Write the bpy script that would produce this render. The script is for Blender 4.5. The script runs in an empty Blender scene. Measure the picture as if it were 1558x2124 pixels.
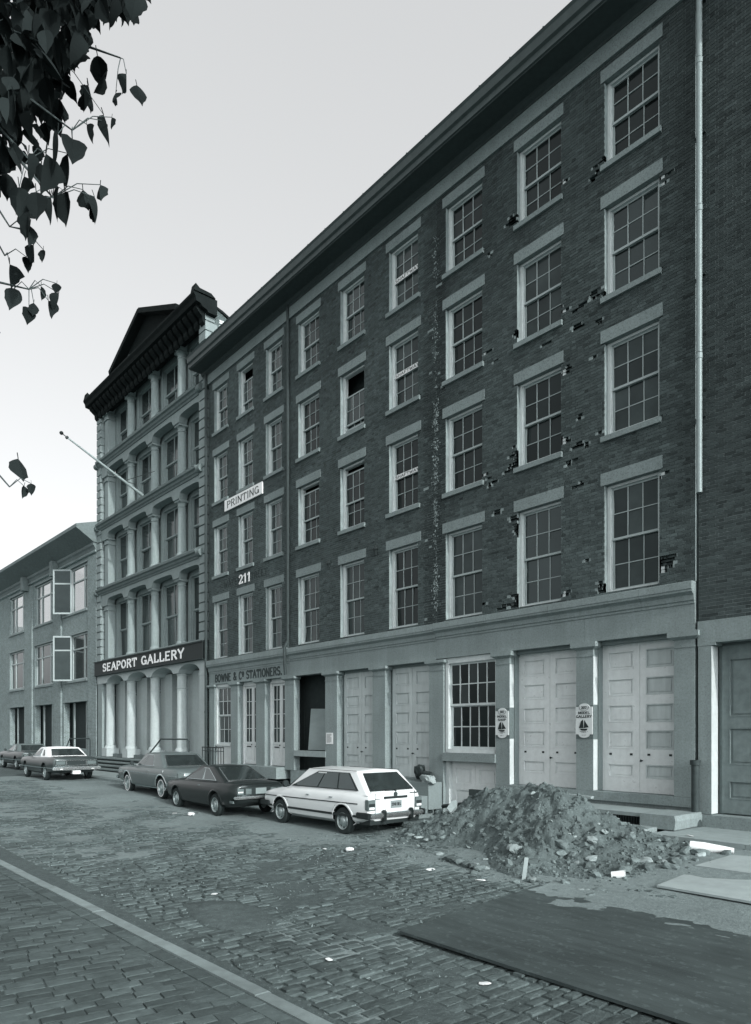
import bpy, bmesh, math, random
from mathutils import Vector, Matrix, noise
R = math.radians
rng = random.Random(7)

# ------------------------------------------------------------------ camera, sky, sun, exposure
sc = bpy.context.scene
C = sc.collection
cam = bpy.data.objects.new('camera', bpy.data.cameras.new('camera'))
C.objects.link(cam)
sc.camera = cam
TH = R(49.749)
cam.location = (0, -13.4, 2.2)
cam.rotation_euler = (R(90), 0, TH)
cd = cam.data
cd.sensor_fit = 'HORIZONTAL'
cd.sensor_width = 36
cd.lens = 36 * 1447 / 1558
cd.shift_x = (779 - 768) / 1558
cd.shift_y = (1520 - 1062) / 1558
cd.clip_start = .05
cd.clip_end = 600

SUN_EL, SUN_AZ = R(24), R(95.5)          # azimuth clockwise from +Y
W = bpy.data.worlds.new('World')
sc.world = W
W.use_nodes = True
nt = W.node_tree
bg = nt.nodes['Background']
sky = nt.nodes.new('ShaderNodeTexSky')
sky.sky_type = 'NISHITA'
sky.sun_disc = False
sky.sun_elevation = SUN_EL
sky.sun_rotation = SUN_AZ
sky.air_density = 1.0
sky.dust_density = 5.0
sky.ozone_density = 1.0
bw = nt.nodes.new('ShaderNodeRGBToBW')
nt.links.new(sky.outputs[0], bw.inputs[0])
tn = nt.nodes.new('ShaderNodeVectorMath')
tn.operation = 'SCALE'
tn.inputs[0].default_value = (.965, .985, 1.0)   # black and white film on a cool print paper
hz = nt.nodes.new('ShaderNodeMath')            # bright even haze on top of the clear sky
hz.operation = 'ADD'
hz.inputs[1].default_value = 2.1
nt.links.new(bw.outputs[0], hz.inputs[0])
nt.links.new(hz.outputs[0], tn.inputs['Scale'])
nt.links.new(tn.outputs[0], bg.inputs[0])
bg.inputs[1].default_value = .15
sl = bpy.data.lights.new('sun', 'SUN')
sl.energy = 2.0
sl.angle = R(1.2)
sl.color = (1, .99, .97)
sun = bpy.data.objects.new('sun', sl)
C.objects.link(sun)
sd = Vector((math.sin(SUN_AZ) * math.cos(SUN_EL), math.cos(SUN_AZ) * math.cos(SUN_EL), math.sin(SUN_EL)))
sun.rotation_euler = sd.to_track_quat('Z', 'Y').to_euler()
sun.location = (20, -6, 30)
sc.view_settings.view_transform = 'Standard'
sc.view_settings.look = 'None'
sc.view_settings.exposure = .52
sc.view_settings.gamma = 1
sc.view_settings.use_curve_mapping = False
sc.cycles.max_bounces = 6
sc.cycles.use_denoising = True

# ------------------------------------------------------------------ materials (a toned black and white print: cool greys)
def tint(g):
    k = .76 + .22 * min(1, g / .75)
    return (g * k, g, g * (.985 + .015 * k))

def mat(name, g, rough=.85, var=.15, scale=5, big=.0, bigscale=.5, streak=0, bump=0, bscale=30, spec=.3, metal=0,
        attr=False, obrand=0, coat=0, ngrey=None, ngsc=40, ngth=.6, stretch=None):
    m = bpy.data.materials.new(name)
    m.use_nodes = True
    t = m.node_tree
    N, L = t.nodes, t.links
    p = N['Principled BSDF']
    p.inputs['Roughness'].default_value = rough
    p.inputs['Specular IOR Level'].default_value = spec
    p.inputs['Metallic'].default_value = metal
    p.inputs['Specular Tint'].default_value = (.8, .98, 1, 1)
    if coat:
        p.inputs['Coat Weight'].default_value = coat
        p.inputs['Coat Roughness'].default_value = .06
    geo = N.new('ShaderNodeNewGeometry')
    src = geo.outputs['Position']
    if stretch:
        mp = N.new('ShaderNodeMapping')
        mp.inputs['Scale'].default_value = stretch
        L.new(src, mp.inputs[0])
        src2 = mp.outputs[0]
    else:
        src2 = src
    def nz(sc_, src_, det=5, ro=.6):
        n = N.new('ShaderNodeTexNoise')
        n.inputs['Scale'].default_value = sc_
        n.inputs['Detail'].default_value = det
        n.inputs['Roughness'].default_value = ro
        L.new(src_, n.inputs['Vector'])
        return n.outputs[0]
    def ma(op, a, b=0., c=0.):
        n = N.new('ShaderNodeMath')
        n.operation = op
        for i, x in enumerate((a, b, c)):
            if isinstance(x, (int, float)):
                n.inputs[i].default_value = x
            else:
                L.new(x, n.inputs[i])
        return n.outputs[0]
    f = ma('MULTIPLY_ADD', nz(scale, src2), 4 * var, 1 - 2 * var)
    if big:
        f = ma('MULTIPLY', f, ma('MULTIPLY_ADD', nz(bigscale, src, 4), 4 * big, 1 - 2 * big))
    if streak:
        mp = N.new('ShaderNodeMapping')
        mp.inputs['Scale'].default_value = (5, 5, .35)
        L.new(src, mp.inputs[0])
        f = ma('MULTIPLY', f, ma('MULTIPLY_ADD', nz(1.3, mp.outputs[0], 6), 4 * streak, 1 - 2 * streak))
    if attr:
        a = N.new('ShaderNodeAttribute')
        a.attribute_name = 'rnd'
        f = ma('MULTIPLY', f, a.outputs['Fac'])
    if obrand:
        oi = N.new('ShaderNodeObjectInfo')
        f = ma('MULTIPLY', f, ma('MULTIPLY_ADD', oi.outputs['Random'], 2 * obrand, 1 - obrand))
        sx = N.new('ShaderNodeSeparateXYZ')
        L.new(oi.outputs['Color'], sx.inputs[0])
        f = ma('MULTIPLY', f, sx.outputs[0])
    if ngrey is not None:      # speckle: mineral grains, dirt dots, grit
        sp = ma('GREATER_THAN', nz(ngsc, src, 2), ngth)
        f = ma('MULTIPLY', f, ma('MULTIPLY_ADD', sp, ngrey - 1, 1))
    f = ma('MAXIMUM', f, .08)
    v = N.new('ShaderNodeVectorMath')
    v.operation = 'SCALE'
    v.inputs[0].default_value = tint(g)
    L.new(f, v.inputs['Scale'])
    L.new(v.outputs[0], p.inputs['Base Color'])
    if bump:
        b = N.new('ShaderNodeBump')
        b.inputs['Strength'].default_value = min(1, bump)
        b.inputs['Distance'].default_value = .02
        L.new(nz(bscale, src2, 6), b.inputs['Height'])
        L.new(b.outputs[0], p.inputs['Normal'])
    return m

def brick_mat(name, g, gm, course=.067, var=.15):
    """small far bricks: only colour, joints and fine relief on a flat wall"""
    m = mat(name, g, var=var, scale=3, big=.12)
    t = m.node_tree
    N, L = t.nodes, t.links
    geo = N.new('ShaderNodeNewGeometry')
    s = N.new('ShaderNodeSeparateXYZ')
    L.new(geo.outputs['Position'], s.inputs[0])
    ad = N.new('ShaderNodeMath')
    L.new(s.outputs[0], ad.inputs[0])
    L.new(s.outputs[1], ad.inputs[1])
    cb = N.new('ShaderNodeCombineXYZ')
    L.new(ad.outputs[0], cb.inputs[0])
    L.new(s.outputs[2], cb.inputs[1])
    b = N.new('ShaderNodeTexBrick')
    b.inputs['Scale'].default_value = 1
    b.inputs['Brick Width'].default_value = .21
    b.inputs['Row Height'].default_value = course
    b.inputs['Mortar Size'].default_value = .006
    b.inputs['Color1'].default_value = (.85,) * 3 + (1,)
    b.inputs['Color2'].default_value = (1.15,) * 3 + (1,)
    b.inputs['Mortar'].default_value = (gm / g,) * 3 + (1,)
    L.new(cb.outputs[0], b.inputs['Vector'])
    mx = N.new('ShaderNodeVectorMath')
    mx.operation = 'MULTIPLY'
    bc = N['Principled BSDF'].inputs['Base Color']
    old = bc.links[0].from_socket
    L.new(old, mx.inputs[0])
    L.new(b.outputs[0], mx.inputs[1])
    L.new(mx.outputs[0], bc)
    bp = N.new('ShaderNodeBump')
    bp.inputs['Strength'].default_value = .6
    bp.inputs['Distance'].default_value = .01
    bp.invert = True
    L.new(b.outputs['Fac'], bp.inputs['Height'])
    L.new(bp.outputs[0], N['Principled BSDF'].inputs['Normal'])
    return m

M = {}
M['brick'] = mat('brick', .068, .9, .2, 9, .24, .4, attr=True, obrand=.14, bump=.35, bscale=60, streak=.06)
M['brick_r'] = mat('brick_right', .055, .9, .16, 9, .12, .5, attr=True, obrand=.14, bump=.35, bscale=60)
M['mortar_r'] = mat('mortar_light', .36, .95, .2, 7, .3, .7, bump=.3, bscale=80)
M['mortar'] = mat('mortar', .24, .95, .2, 7, .3, .7, bump=.3, bscale=80)
M['void'] = mat('dark_rubble', .075, .95, .3, 12, bump=.6, bscale=25)
M['granite'] = mat('granite', .225, .8, .16, 22, .16, .9, streak=.10, bump=.35, bscale=60, ngrey=.84, ngsc=34, ngth=.57)
M['granite_s'] = mat('granite_stone_trim', .205, .8, .16, 22, .12, 1.2, streak=.08, bump=.3, bscale=60, ngrey=.7, ngsc=36, ngth=.58)
M['paintwhite'] = mat('white_wood_paint', .50, .55, .10, 12, .08, 1.0, streak=.05, bump=.1)
M['sash'] = mat('sash_paint', .36, .5, .08, 12)
M['glass'] = mat('window_glass', .012, .10, .3, 1.5, obrand=.6, spec=.26)
M['glassb'] = mat('window_glass_dusty', .035, .14, .4, 2.0, obrand=.5, spec=.3)
M['glassc'] = mat('window_glass_bright', .02, .06, .4, 1.0, obrand=.5, spec=.6)
M['blind'] = mat('window_blind', .16, .4, .2, 3, obrand=.15, spec=.4)
M['clearglass'] = mat('dusty_clear_glass', .16, .15, .3, 2, spec=.4)
M['clearglass'].node_tree.nodes['Principled BSDF'].inputs['Alpha'].default_value = .38
M['glass2'] = mat('window_glass_far', .03, .10, .3, 1.5, obrand=.4, spec=.5)
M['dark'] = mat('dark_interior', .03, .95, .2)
M['eave'] = mat('dark_painted_eave', .05, .7, .15, 8, .1)
M['gutter'] = mat('sheet_metal_gutter', .06, .5, .15, 6, streak=.1)
M['roof'] = mat('tar_roof', .06)
M['door'] = mat('grey_door_paint', .60, .6, .08, 9, .10, .9, streak=.07, bump=.08, ngrey=.8, ngsc=9, ngth=.68)
M['doorwood'] = mat('bare_wood_door', .46, .7, .12, 10, .1, 2, stretch=(1, 1, .12), bump=.15, streak=.08)
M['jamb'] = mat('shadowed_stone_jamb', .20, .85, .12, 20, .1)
M['iron'] = mat('black_iron', .02, .5, .2)
M['pipe'] = mat('galvanised_pipe', .25, .45, .12, 10, spec=.5, streak=.1)
M['rustpipe'] = mat('old_drain_pipe', .04, .65, .3, 10, streak=.15)
M['castwhite'] = mat('white_painted_iron', .40, .7, .08, 10, .10, .8, streak=.08, bump=.12)
M['cast'] = mat('painted_cast_iron', .235, .7, .10, 10, .10, .8, streak=.09, bump=.12)
M['castdark'] = mat('sooty_cast_iron', .16, .75, .2, 8, .1, streak=.1)
M['sheetdark'] = mat('sooty_sheet_metal_cornice', .012, .9, .3, 5, bump=.2, spec=.1)
M['signdark'] = mat('black_signboard', .016, .6, .2)
M['signwhite'] = mat('white_sign_paint', .72, .6, .06)
M['signtext'] = mat('black_lettering', .02, .7, .1)
M['textgrey'] = mat('painted_grey_lettering', .04, .8, .15)
M['whitewash'] = mat('worn_white_wall_paint', .6, .8, .2, 12, attr=True)
M['plywood'] = mat('weathered_plywood', .26, .85, .12, 4, .1, 1, stretch=(.3, 1, 1), bump=.1)
M['timber'] = mat('pale_timber', .27, .8, .15, 8, bump=.2)
M['lightbrick'] = brick_mat('light_brick', .19, .42, .075)
M['sidebrick'] = brick_mat('dark_side_brick', .075, .2)
M['paper'] = mat('white_paper', .66, .7, .03)
M['steel'] = mat('rusted_steel_plate', .055, .7, .28, 3.5, .32, .45, bump=.2, bscale=40, stretch=(.35, 1.8, 1), ngrey=1.35, ngsc=13, ngth=.62, spec=.2)
M['board'] = mat('grey_board', .30, .8, .12, 5, .1, 1.5, bump=.1)
M['stoneblock'] = mat('belgian_block', .080, .92, .26, 8, .26, .5, bump=.7, bscale=28, attr=True, obrand=.32, spec=.12, ngrey=1.35, ngsc=14, ngth=.62)
M['stoneblock2'] = mat('worn_asphalt', .078, .9, .3, 7, .25, 1.2, bump=.8, bscale=35, ngrey=1.5, ngsc=40, ngth=.62)
M['paver'] = mat('sidewalk_paver', .080, .92, .22, 9, .2, .8, bump=.5, bscale=35, attr=True, obrand=.28, spec=.12)
M['dirt'] = mat('street_dirt', .165, .95, .2, 9, .25, .45, bump=.8, bscale=22, ngrey=1.45, ngsc=45, ngth=.63)
M['gutterdirt'] = mat('joint_grit', .072, .95, .3, 12, .2, .6, bump=.8, bscale=40, ngrey=2.2, ngsc=60, ngth=.66)
M['slab'] = mat('pavement_slab', .24, .85, .12, 7, .15, .8, bump=.2)
M['kerb'] = mat('granite_kerb', .19, .75, .2, 7, .3, .6, bump=.35, bscale=50)
M['heap'] = mat('excavated_earth', .098, .95, .22, 8, .2, 1.3, bump=1, bscale=26, ngrey=1.5, ngsc=34, ngth=.63)
M['heapclod'] = mat('soil_clods', .115, .95, .4, 6, .2, 1.3, bump=.5)
M['rubble'] = mat('rubble_stone', .135, .9, .2, 10, obrand=.4, bump=.5, bscale=22)
M['rubblepale'] = mat('pale_rubble', .26, .9, .15, 10, obrand=.25, bump=.4, bscale=22)
M['leaf'] = mat('leaf', .016, .9, .2, 8, spec=.05, obrand=.3, attr=True)
M['bark'] = mat('bark', .07, .95, .3, 10, bump=.8, bscale=25)
M['tyre'] = mat('tyre_rubber', .022, .85, .1)
M['rim'] = mat('wheel_steel', .34, .35, .15, 10, metal=.5, spec=.5)
M['chrome'] = mat('chrome', .62, .22, .05, metal=.9)
M['cw_white'] = mat('car_paint_white', .62, .35, .03, 3, coat=.5, spec=.4)
M['cw_black'] = mat('car_paint_black', .016, .35, .1, 3, .1, 2, coat=.25, spec=.2)
M['cw_grey'] = mat('car_paint_grey', .10, .35, .06, 3, .06, 2, coat=.3, spec=.3)
M['cw_dark'] = mat('car_paint_dark', .035, .35, .06, 3, coat=.3, spec=.3)
M['vinyl'] = mat('vinyl_roof', .72, .6, .04)
M['vinyldark'] = mat('vinyl_roof_dark', .12, .6, .05)
M['carglass'] = mat('car_glass', .025, .06, .4, 2.5, spec=.9, bump=.05, bscale=3)
M['trim'] = mat('black_rubber_trim', .02, .6, .1)
M['lens'] = mat('lamp_lens', .13, .2, .2, 40, spec=.6)
M['plate'] = mat('number_plate', .22, .6, .1)
M['seat'] = mat('car_seat', .12, .8, .1)

# ------------------------------------------------------------------ helpers
WO = {}
class MB:
    def __init__(s):
        s.v, s.f, s.r = [], [], []
        s.cur = 1.0
    def face(s, pts):
        n = len(s.v)
        s.v += [tuple(p) for p in pts]
        s.f.append(tuple(range(n, n + len(pts))))
        s.r.append(s.cur)
    def box(s, x0, x1, y0, y1, z0, z1, back=True):
        n = len(s.v)
        s.v += [(x0, y0, z0), (x1, y0, z0), (x1, y1, z0), (x0, y1, z0), (x0, y0, z1), (x1, y0, z1), (x1, y1, z1), (x0, y1, z1)]
        F = [(0, 1, 5, 4), (1, 2, 6, 5), (3, 0, 4, 7), (4, 5, 6, 7), (0, 3, 2, 1)]
        if back:
            F.append((2, 3, 7, 6))
        for f in F:
            s.f.append(tuple(n + i for i in f))
            s.r.append(s.cur)
        return s
    def bar(s, a, b, w, h=None, up=(0, 0, 1)):
        h = h or w
        a, b = Vector(a), Vector(b)
        d = (b - a).normalized()
        u = Vector(up)
        if abs(d.dot(u)) > .98:
            u = Vector((0, 1, 0))
        sx = d.cross(u).normalized() * w / 2
        sz = sx.cross(d).normalized() * h / 2
        n = len(s.v)
        for c in (a, b):
            s.v += [tuple(c - sx - sz), tuple(c + sx - sz), tuple(c + sx + sz), tuple(c - sx + sz)]
        for f in [(0, 1, 2, 3), (7, 6, 5, 4), (0, 4, 5, 1), (1, 5, 6, 2), (2, 6, 7, 3), (3, 7, 4, 0)]:
            s.f.append(tuple(n + i for i in f))
            s.r.append(s.cur)
        return s
    def tube(s, pts, rad, n=8, cap=True):
        pts = [Vector(p) for p in pts]
        rs = rad if isinstance(rad, (list, tuple)) else [rad] * len(pts)
        rings = []
        prev = None
        for i, p in enumerate(pts):
            d = (pts[min(i + 1, len(pts) - 1)] - pts[max(i - 1, 0)]).normalized()
            if prev is None:
                u = d.orthogonal().normalized()
            else:
                u = (prev - d * prev.dot(d)).normalized()
            prev = u
            w = d.cross(u)
            b = len(s.v)
            for k in range(n):
                a = 2 * math.pi * k / n
                s.v.append(tuple(p + (u * math.cos(a) + w * math.sin(a)) * rs[i]))
            rings.append(b)
        for a, b in zip(rings, rings[1:]):
            for k in range(n):
                s.f.append((a + k, a + (k + 1) % n, b + (k + 1) % n, b + k))
                s.r.append(s.cur)
        if cap:
            s.f.append(tuple(rings[0] + k for k in reversed(range(n))))
            s.f.append(tuple(rings[-1] + k for k in range(n)))
            s.r += [s.cur] * 2
        return s
    def lathe(s, prof, cen, n=20, axis='z', a0=0, a1=2 * math.pi):
        full = abs(a1 - a0 - 2 * math.pi) < 1e-6
        m = n if full else n + 1
        base = len(s.v)
        for (r, h) in prof:
            for k in range(m):
                a = a0 + (a1 - a0) * k / n
                if axis == 'z':
                    q = (cen[0] + r * math.cos(a), cen[1] + r * math.sin(a), cen[2] + h)
                elif axis == 'y':
                    q = (cen[0] + r * math.cos(a), cen[1] + h, cen[2] + r * math.sin(a))
                else:
                    q = (cen[0] + h, cen[1] + r * math.cos(a), cen[2] + r * math.sin(a))
                s.v.append(q)
        for i in range(len(prof) - 1):
            for k in range(n):
                k2 = (k + 1) % m
                s.f.append((base + i * m + k, base + i * m + k2, base + (i + 1) * m + k2, base + (i + 1) * m + k))
                s.r.append(s.cur)
        return s
    def prism(s, poly, fn, d0, d1):
        """poly: 2d outline, fn(u,v,d)->xyz, extruded from d0 to d1"""
        n = len(s.v)
        k = len(poly)
        s.v += [tuple(fn(u, v, d0)) for u, v in poly] + [tuple(fn(u, v, d1)) for u, v in poly]
        s.f.append(tuple(range(n, n + k)))
        s.f.append(tuple(reversed(range(n + k, n + 2 * k))))
        s.r += [s.cur] * 2
        for i in range(k):
            j = (i + 1) % k
            s.f.append((n + i, n + k + i, n + k + j, n + j))
            s.r.append(s.cur)
        return s
    def mesh(s, name, m, org=(0, 0, 0), smooth=None, attr=False):
        me = bpy.data.meshes.new(name)
        ox, oy, oz = org
        me.from_pydata([(x - ox, y - oy, z - oz) for x, y, z in s.v], [], s.f)
        if m:
            me.materials.append(m)
        if attr:
            a = me.attributes.new('rnd', 'FLOAT', 'FACE')
            a.data.foreach_set('value', s.r)
        me.update()
        if smooth is not None:
            for p in me.polygons:
                p.use_smooth = True
            me.set_sharp_from_angle(angle=R(smooth))
        return me
    def build(s, name, m, parent=None, smooth=None, kind=None, attr=False, org=None, fix=False):
        o_ = WO[parent.name] if parent else (org or (0, 0, 0))
        me = s.mesh(name, m, o_, smooth, attr)
        if fix:
            bm = bmesh.new()
            bm.from_mesh(me)
            bmesh.ops.remove_doubles(bm, verts=bm.verts, dist=1e-5)
            bmesh.ops.recalc_face_normals(bm, faces=bm.faces)
            bm.to_mesh(me)
            bm.free()
        o = bpy.data.objects.new(name, me)
        C.objects.link(o)
        if parent:
            o.parent = parent
            WO[o.name] = WO[parent.name]
        else:
            o.location = o_
            WO[o.name] = o_
        if kind:
            o['kind'] = kind
        return o

def tag(o, label, cat, group=None):
    o['label'] = label
    o['category'] = cat
    if group:
        o['group'] = group
    return o

def thing(name, loc, label, cat, group=None, rot=0, local=False):
    o = bpy.data.objects.new(name, None)
    o.empty_display_size = .3
    C.objects.link(o)
    o.location = loc
    o.rotation_euler = (0, 0, rot)
    WO[o.name] = (0, 0, 0) if local else tuple(loc)
    return tag(o, label, cat, group)

def inst(name, me, parent, wl, rot=(0, 0, 0), scale=None, col=None):
    o = bpy.data.objects.new(name, me)
    C.objects.link(o)
    pw = WO[parent.name] if parent else (0, 0, 0)
    o.location = (wl[0] - pw[0], wl[1] - pw[1], wl[2] - pw[2])
    o.rotation_euler = rot
    if scale:
        o.scale = scale
    if col:
        o.color = (col, col, col, 1)
    if parent:
        o.parent = parent
    WO[o.name] = tuple(wl)
    return o

def bx(name, m, parent, *a, **k):
    mb = MB()
    for b in (a if isinstance(a[0], (tuple, list)) else [a]):
        mb.box(*b)
    return mb.build(name, m, parent, **k)

def structure(o):
    o['kind'] = 'structure'
    return o

# lettering: strokes in a 0..1 box (width, list of polylines)
def arc(cx, cy, rx, ry, a0, a1, n=9):
    return [(cx + rx * math.cos(R(a0 + (a1 - a0) * i / n)), cy + ry * math.sin(R(a0 + (a1 - a0) * i / n))) for i in range(n + 1)]
GL = {
 'A': (.8, [[(.05, 0), (.4, 1), (.75, 0)], [(.2, .35), (.6, .35)]]),
 'B': (.68, [[(.1, 0), (.1, 1)], [(.1, 1)] + arc(.36, .76, .24, .24, 90, -90) + [(.1, .52)], [(.1, .52)] + arc(.36, .26, .28, .26, 90, -90) + [(.1, 0)]]),
 'C': (.72, [arc(.4, .5, .34, .5, 45, 315, 12)]),
 'D': (.74, [[(.1, 0), (.1, 1)], [(.1, 1)] + arc(.32, .5, .36, .5, 90, -90, 10) + [(.1, 0)]]),
 'E': (.66, [[(.1, 0), (.1, 1)], [(.1, 1), (.6, 1)], [(.1, .52), (.48, .52)], [(.1, 0), (.6, 0)]]),
 'F': (.62, [[(.1, 0), (.1, 1)], [(.1, 1), (.58, 1)], [(.1, .52), (.45, .52)]]),
 'G': (.78, [arc(.4, .5, .34, .5, 45, 330, 12), [(.72, 0), (.72, .42), (.48, .42)]]),
 'H': (.78, [[(.1, 0), (.1, 1)], [(.68, 0), (.68, 1)], [(.1, .5), (.68, .5)]]),
 'I': (.3, [[(.15, 0), (.15, 1)]]),
 'L': (.62, [[(.1, 0), (.1, 1)], [(.1, 0), (.58, 0), (.58, .2)]]),
 'M': (.92, [[(.1, 0), (.1, 1)], [(.1, 1), (.46, .2), (.82, 1)], [(.82, 1), (.82, 0)]]),
 'N': (.8, [[(.1, 0), (.1, 1)], [(.1, 1), (.7, 0)], [(.7, 0), (.7, 1)]]),
 'O': (.8, [arc(.4, .5, .33, .5, 0, 360, 16)]),
 'P': (.66, [[(.1, 0), (.1, 1)], [(.1, 1)] + arc(.34, .74, .27, .26, 90, -90) + [(.1, .48)]]),
 'R': (.72, [[(.1, 0), (.1, 1)], [(.1, 1)] + arc(.34, .75, .27, .25, 90, -90) + [(.1, .5)], [(.36, .5), (.66, 0)]]),
 'S': (.66, [arc(.33, .75, .25, .25, 30, 270, 9)[:-1] + arc(.33, .25, .27, .25, 90, -150, 9)]),
 'T': (.72, [[(.36, 0), (.36, 1)], [(.04, .82), (.04, 1), (.68, 1), (.68, .82)]]),
 'U': (.76, [[(.1, 1), (.1, .3)] + arc(.38, .3, .28, .3, 180, 360) + [(.66, 1)]]),
 'W': (1.0, [[(.05, 1), (.27, 0), (.5, .85), (.73, 0), (.95, 1)]]),
 'Y': (.74, [[(.04, 1), (.37, .48), (.7, 1)], [(.37, .48), (.37, 0)]]),
 '&': (.82, [[(.78, .0), (.2, .7)] + arc(.34, .82, .16, .17, 200, -40) + [(.12, .3)] + arc(.34, .22, .24, .22, 160, 330) + [(.76, .42)]]),
 '.': (.26, [[(.13, 0), (.13, .1)]]),
 'o': (.44, [arc(.22, .72, .16, .22, 0, 360, 12), [(.06, .36), (.38, .36)]]),
 '0': (.66, [arc(.33, .5, .26, .5, 0, 360, 14)]),
 '1': (.46, [[(.06, .8), (.26, 1), (.26, 0)]]),
 '2': (.62, [arc(.3, .74, .23, .26, 170, -30, 9) + [(.06, 0), (.58, 0), (.58, .14)]]),
 '7': (.62, [[(.05, .82), (.05, 1), (.57, 1), (.24, 0)]]),
 '3': (.62, [arc(.28, .76, .24, .24, 150, -90, 9), arc(.28, .26, .28, .26, 90, -150, 9)]),
 '4': (.66, [[(.48, 0), (.48, 1), (.05, .3), (.62, .3)]]),
 '8': (.62, [arc(.3, .75, .22, .25, 0, 360, 12), arc(.3, .26, .26, .26, 0, 360, 12)]),
 ' ': (.4, []),
}
def letters(text, x0, x1, z0, z1, y, w=.16, serif=.0, thick=.012, gap=.1, fn=None, thin=.62):
    """text fitted into a box on a plane of constant y (facing -y); fn maps (u,z,y) elsewhere"""
    mb = MB()
    adv = [GL[c][0] + gap for c in text]
    sx = (x1 - x0) / (sum(adv) - gap)
    h = z1 - z0
    x = x0
    e = 0
    fn = fn or (lambda a, b, d: (a, d, b))
    for c, a in zip(text, adv):
        for pl in GL[c][1]:
            P = [(x + px * sx, z0 + h * (w * .4 + pz * (1 - w * .8))) for px, pz in pl]
            for (ax, az), (bx_, bz) in zip(P, P[1:]):
                dx, dz = bx_ - ax, bz - az
                l = math.hypot(dx, dz) or 1
                vert = abs(dz) / l
                t = h * w * (thin + (1 - thin) * vert) / 2
                nx, nz_ = -dz / l * t, dx / l * t
                ex, ez = dx / l * t * .5, dz / l * t * .5
                e += 1
                yy = y - .0003 * (e % 7)
                mb.prism([(ax - ex + nx, az - ez + nz_), (ax - ex - nx, az - ez - nz_), (bx_ + ex - nx, bz + ez - nz_), (bx_ + ex + nx, bz + ez + nz_)], fn, yy - thick, yy)
            if serif and c not in 'CGOS&o.0':
                for (px, pz) in (pl[0], pl[-1]):
                    if pz in (0, 1) and not (c in 'ELTFZ27' and px > .3 and c != 'T'):
                        q0 = z0 + h * (w * .4 + pz * (1 - w * .8)) - (h * w * .25 if pz == 1 else h * w * .35)
                        e += 1
                        yy = y - .0003 * (e % 7) - .001
                        xx = x + px * sx
                        mb.prism([(xx - serif * h, q0), (xx + serif * h, q0), (xx + serif * h, q0 + h * w * .6), (xx - serif * h, q0 + h * w * .6)], fn, yy - thick, yy)
        x += a * sx
    return mb

# ------------------------------------------------------------------ ground
def sstep(a, b, x):
    t = max(0, min(1, (x - a) / (b - a)))
    return t * t * (3 - 2 * t)
def base_z(x):
    return .26 * sstep(-13.5, -30, x)
def zg(x, y):
    z = base_z(x)
    r = sstep(-10.5, -7.0, x)
    return z + r * .33 * sstep(-5.4, -1.6, y) + .10 * (1 - r) * sstep(-4.4, -2.2, y) * sstep(-13, -11, x)
KY = lambda x: -10.59 + (x + 7.6) * .03
# base sheet reaching the horizon
g = MB()
g.box(-400, 250, -300, 300, -3, -.35)
structure(g.build('ground', M['dirt']))
# bed of grit under the stones
g = MB()
nx, ny = 110, 40
for i in range(nx):
    for j in range(ny):
        q = []
        for a, b in ((i, j), (i + 1, j), (i + 1, j + 1), (i, j + 1)):
            x = -70 + a * 74 / nx
            y = -10.5 + b * 9.3 / ny
            q.append((x, y, zg(x, y) - .013))
        g.face(q)
street = structure(g.build('street', M['gutterdirt'], smooth=60))

def block(mb, cx, cy, L_, W_, h, ang, topz, inset=.008, k=1.0, H=.05):
    c, s = math.cos(ang), math.sin(ang)
    a, b = L_ / 2, W_ / 2
    n = len(mb.v)
    tx, ty = rng.uniform(-.016, .016), rng.uniform(-.03, .03)
    for (u, v, z) in ((-a, -b, -H), (a, -b, -H), (a, b, -H), (-a, b, -H)):
        mb.v.append((cx + u * c - v * s, cy + u * s + v * c, topz + z))
    for su, sv in ((-1, -1), (1, -1), (1, 1), (-1, 1)):
        u = su * (a - inset * rng.uniform(.6, 1.7))
        v = sv * (b - inset * rng.uniform(.6, 1.5))
        mb.v.append((cx + u * c - v * s, cy + u * s + v * c, topz + u * tx + v * ty - rng.uniform(0, .004)))
    mb.v.append((cx, cy, topz + rng.uniform(0, .004)))
    F = [(0, 1, 5, 4), (1, 2, 6, 5), (2, 3, 7, 6), (3, 0, 4, 7), (4, 5, 8), (5, 6, 8), (6, 7, 8), (7, 4, 8)]
    for f in F:
        mb.f.append(tuple(n + i for i in f))
        mb.r.append(k)

CAMP = Vector((0, -13.4, 2.2))
FW = Vector((-math.sin(TH), math.cos(TH), 0))
RT = Vector((math.cos(TH), math.sin(TH), 0))
def pix(p):
    d = (Vector(p) - CAMP)
    z = d.dot(FW)
    if z < .3:
        return None
    return 768 + 1447 * d.dot(RT) / z, 1520 - 1447 * d.z / z, z
def seen(p, m=40):
    q = pix(p)
    return q is not None and -m < q[0] < 1558 + m and -m < q[1] < 2124 + m
cobs = []
x = -31.0
row = 0
while x < 1.0:
    w = rng.uniform(.09, .135)
    y = KY(x) + .145 + rng.uniform(0, .06)
    while y < -1.9:
        l = rng.uniform(.17, .31)
        yy = y + l / 2
        wav = .035 * math.sin(yy * .9 + 1) + .02 * math.sin(yy * 2.3 + x * .4)
        xx = x + wav
        if x > -8 and yy > -4.6 - .3 * math.sin(x * 3):
            y += l + .015
            continue
        if x > -23 and yy > -2.2 or x <= -23 and yy > -3.1:
            break
        if seen((xx, yy, 0)):
            sunk = noise.noise((xx * .45, yy * .6, 3)) * .022 + noise.noise((xx * 1.9, yy * 1.9, 9)) * .016
            cobs.append((xx, yy, l - .012, w - .010, R(90) + rng.gauss(0, .03), zg(xx, yy) + sunk + rng.gauss(0, .004)))
        y += l + rng.uniform(.006, .02)
    x += w + rng.uniform(.004, .012)
cobs = [c for c in cobs if not (-5.6 < c[0] < 3 and -8.1 < c[1] < -4.9)]
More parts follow.
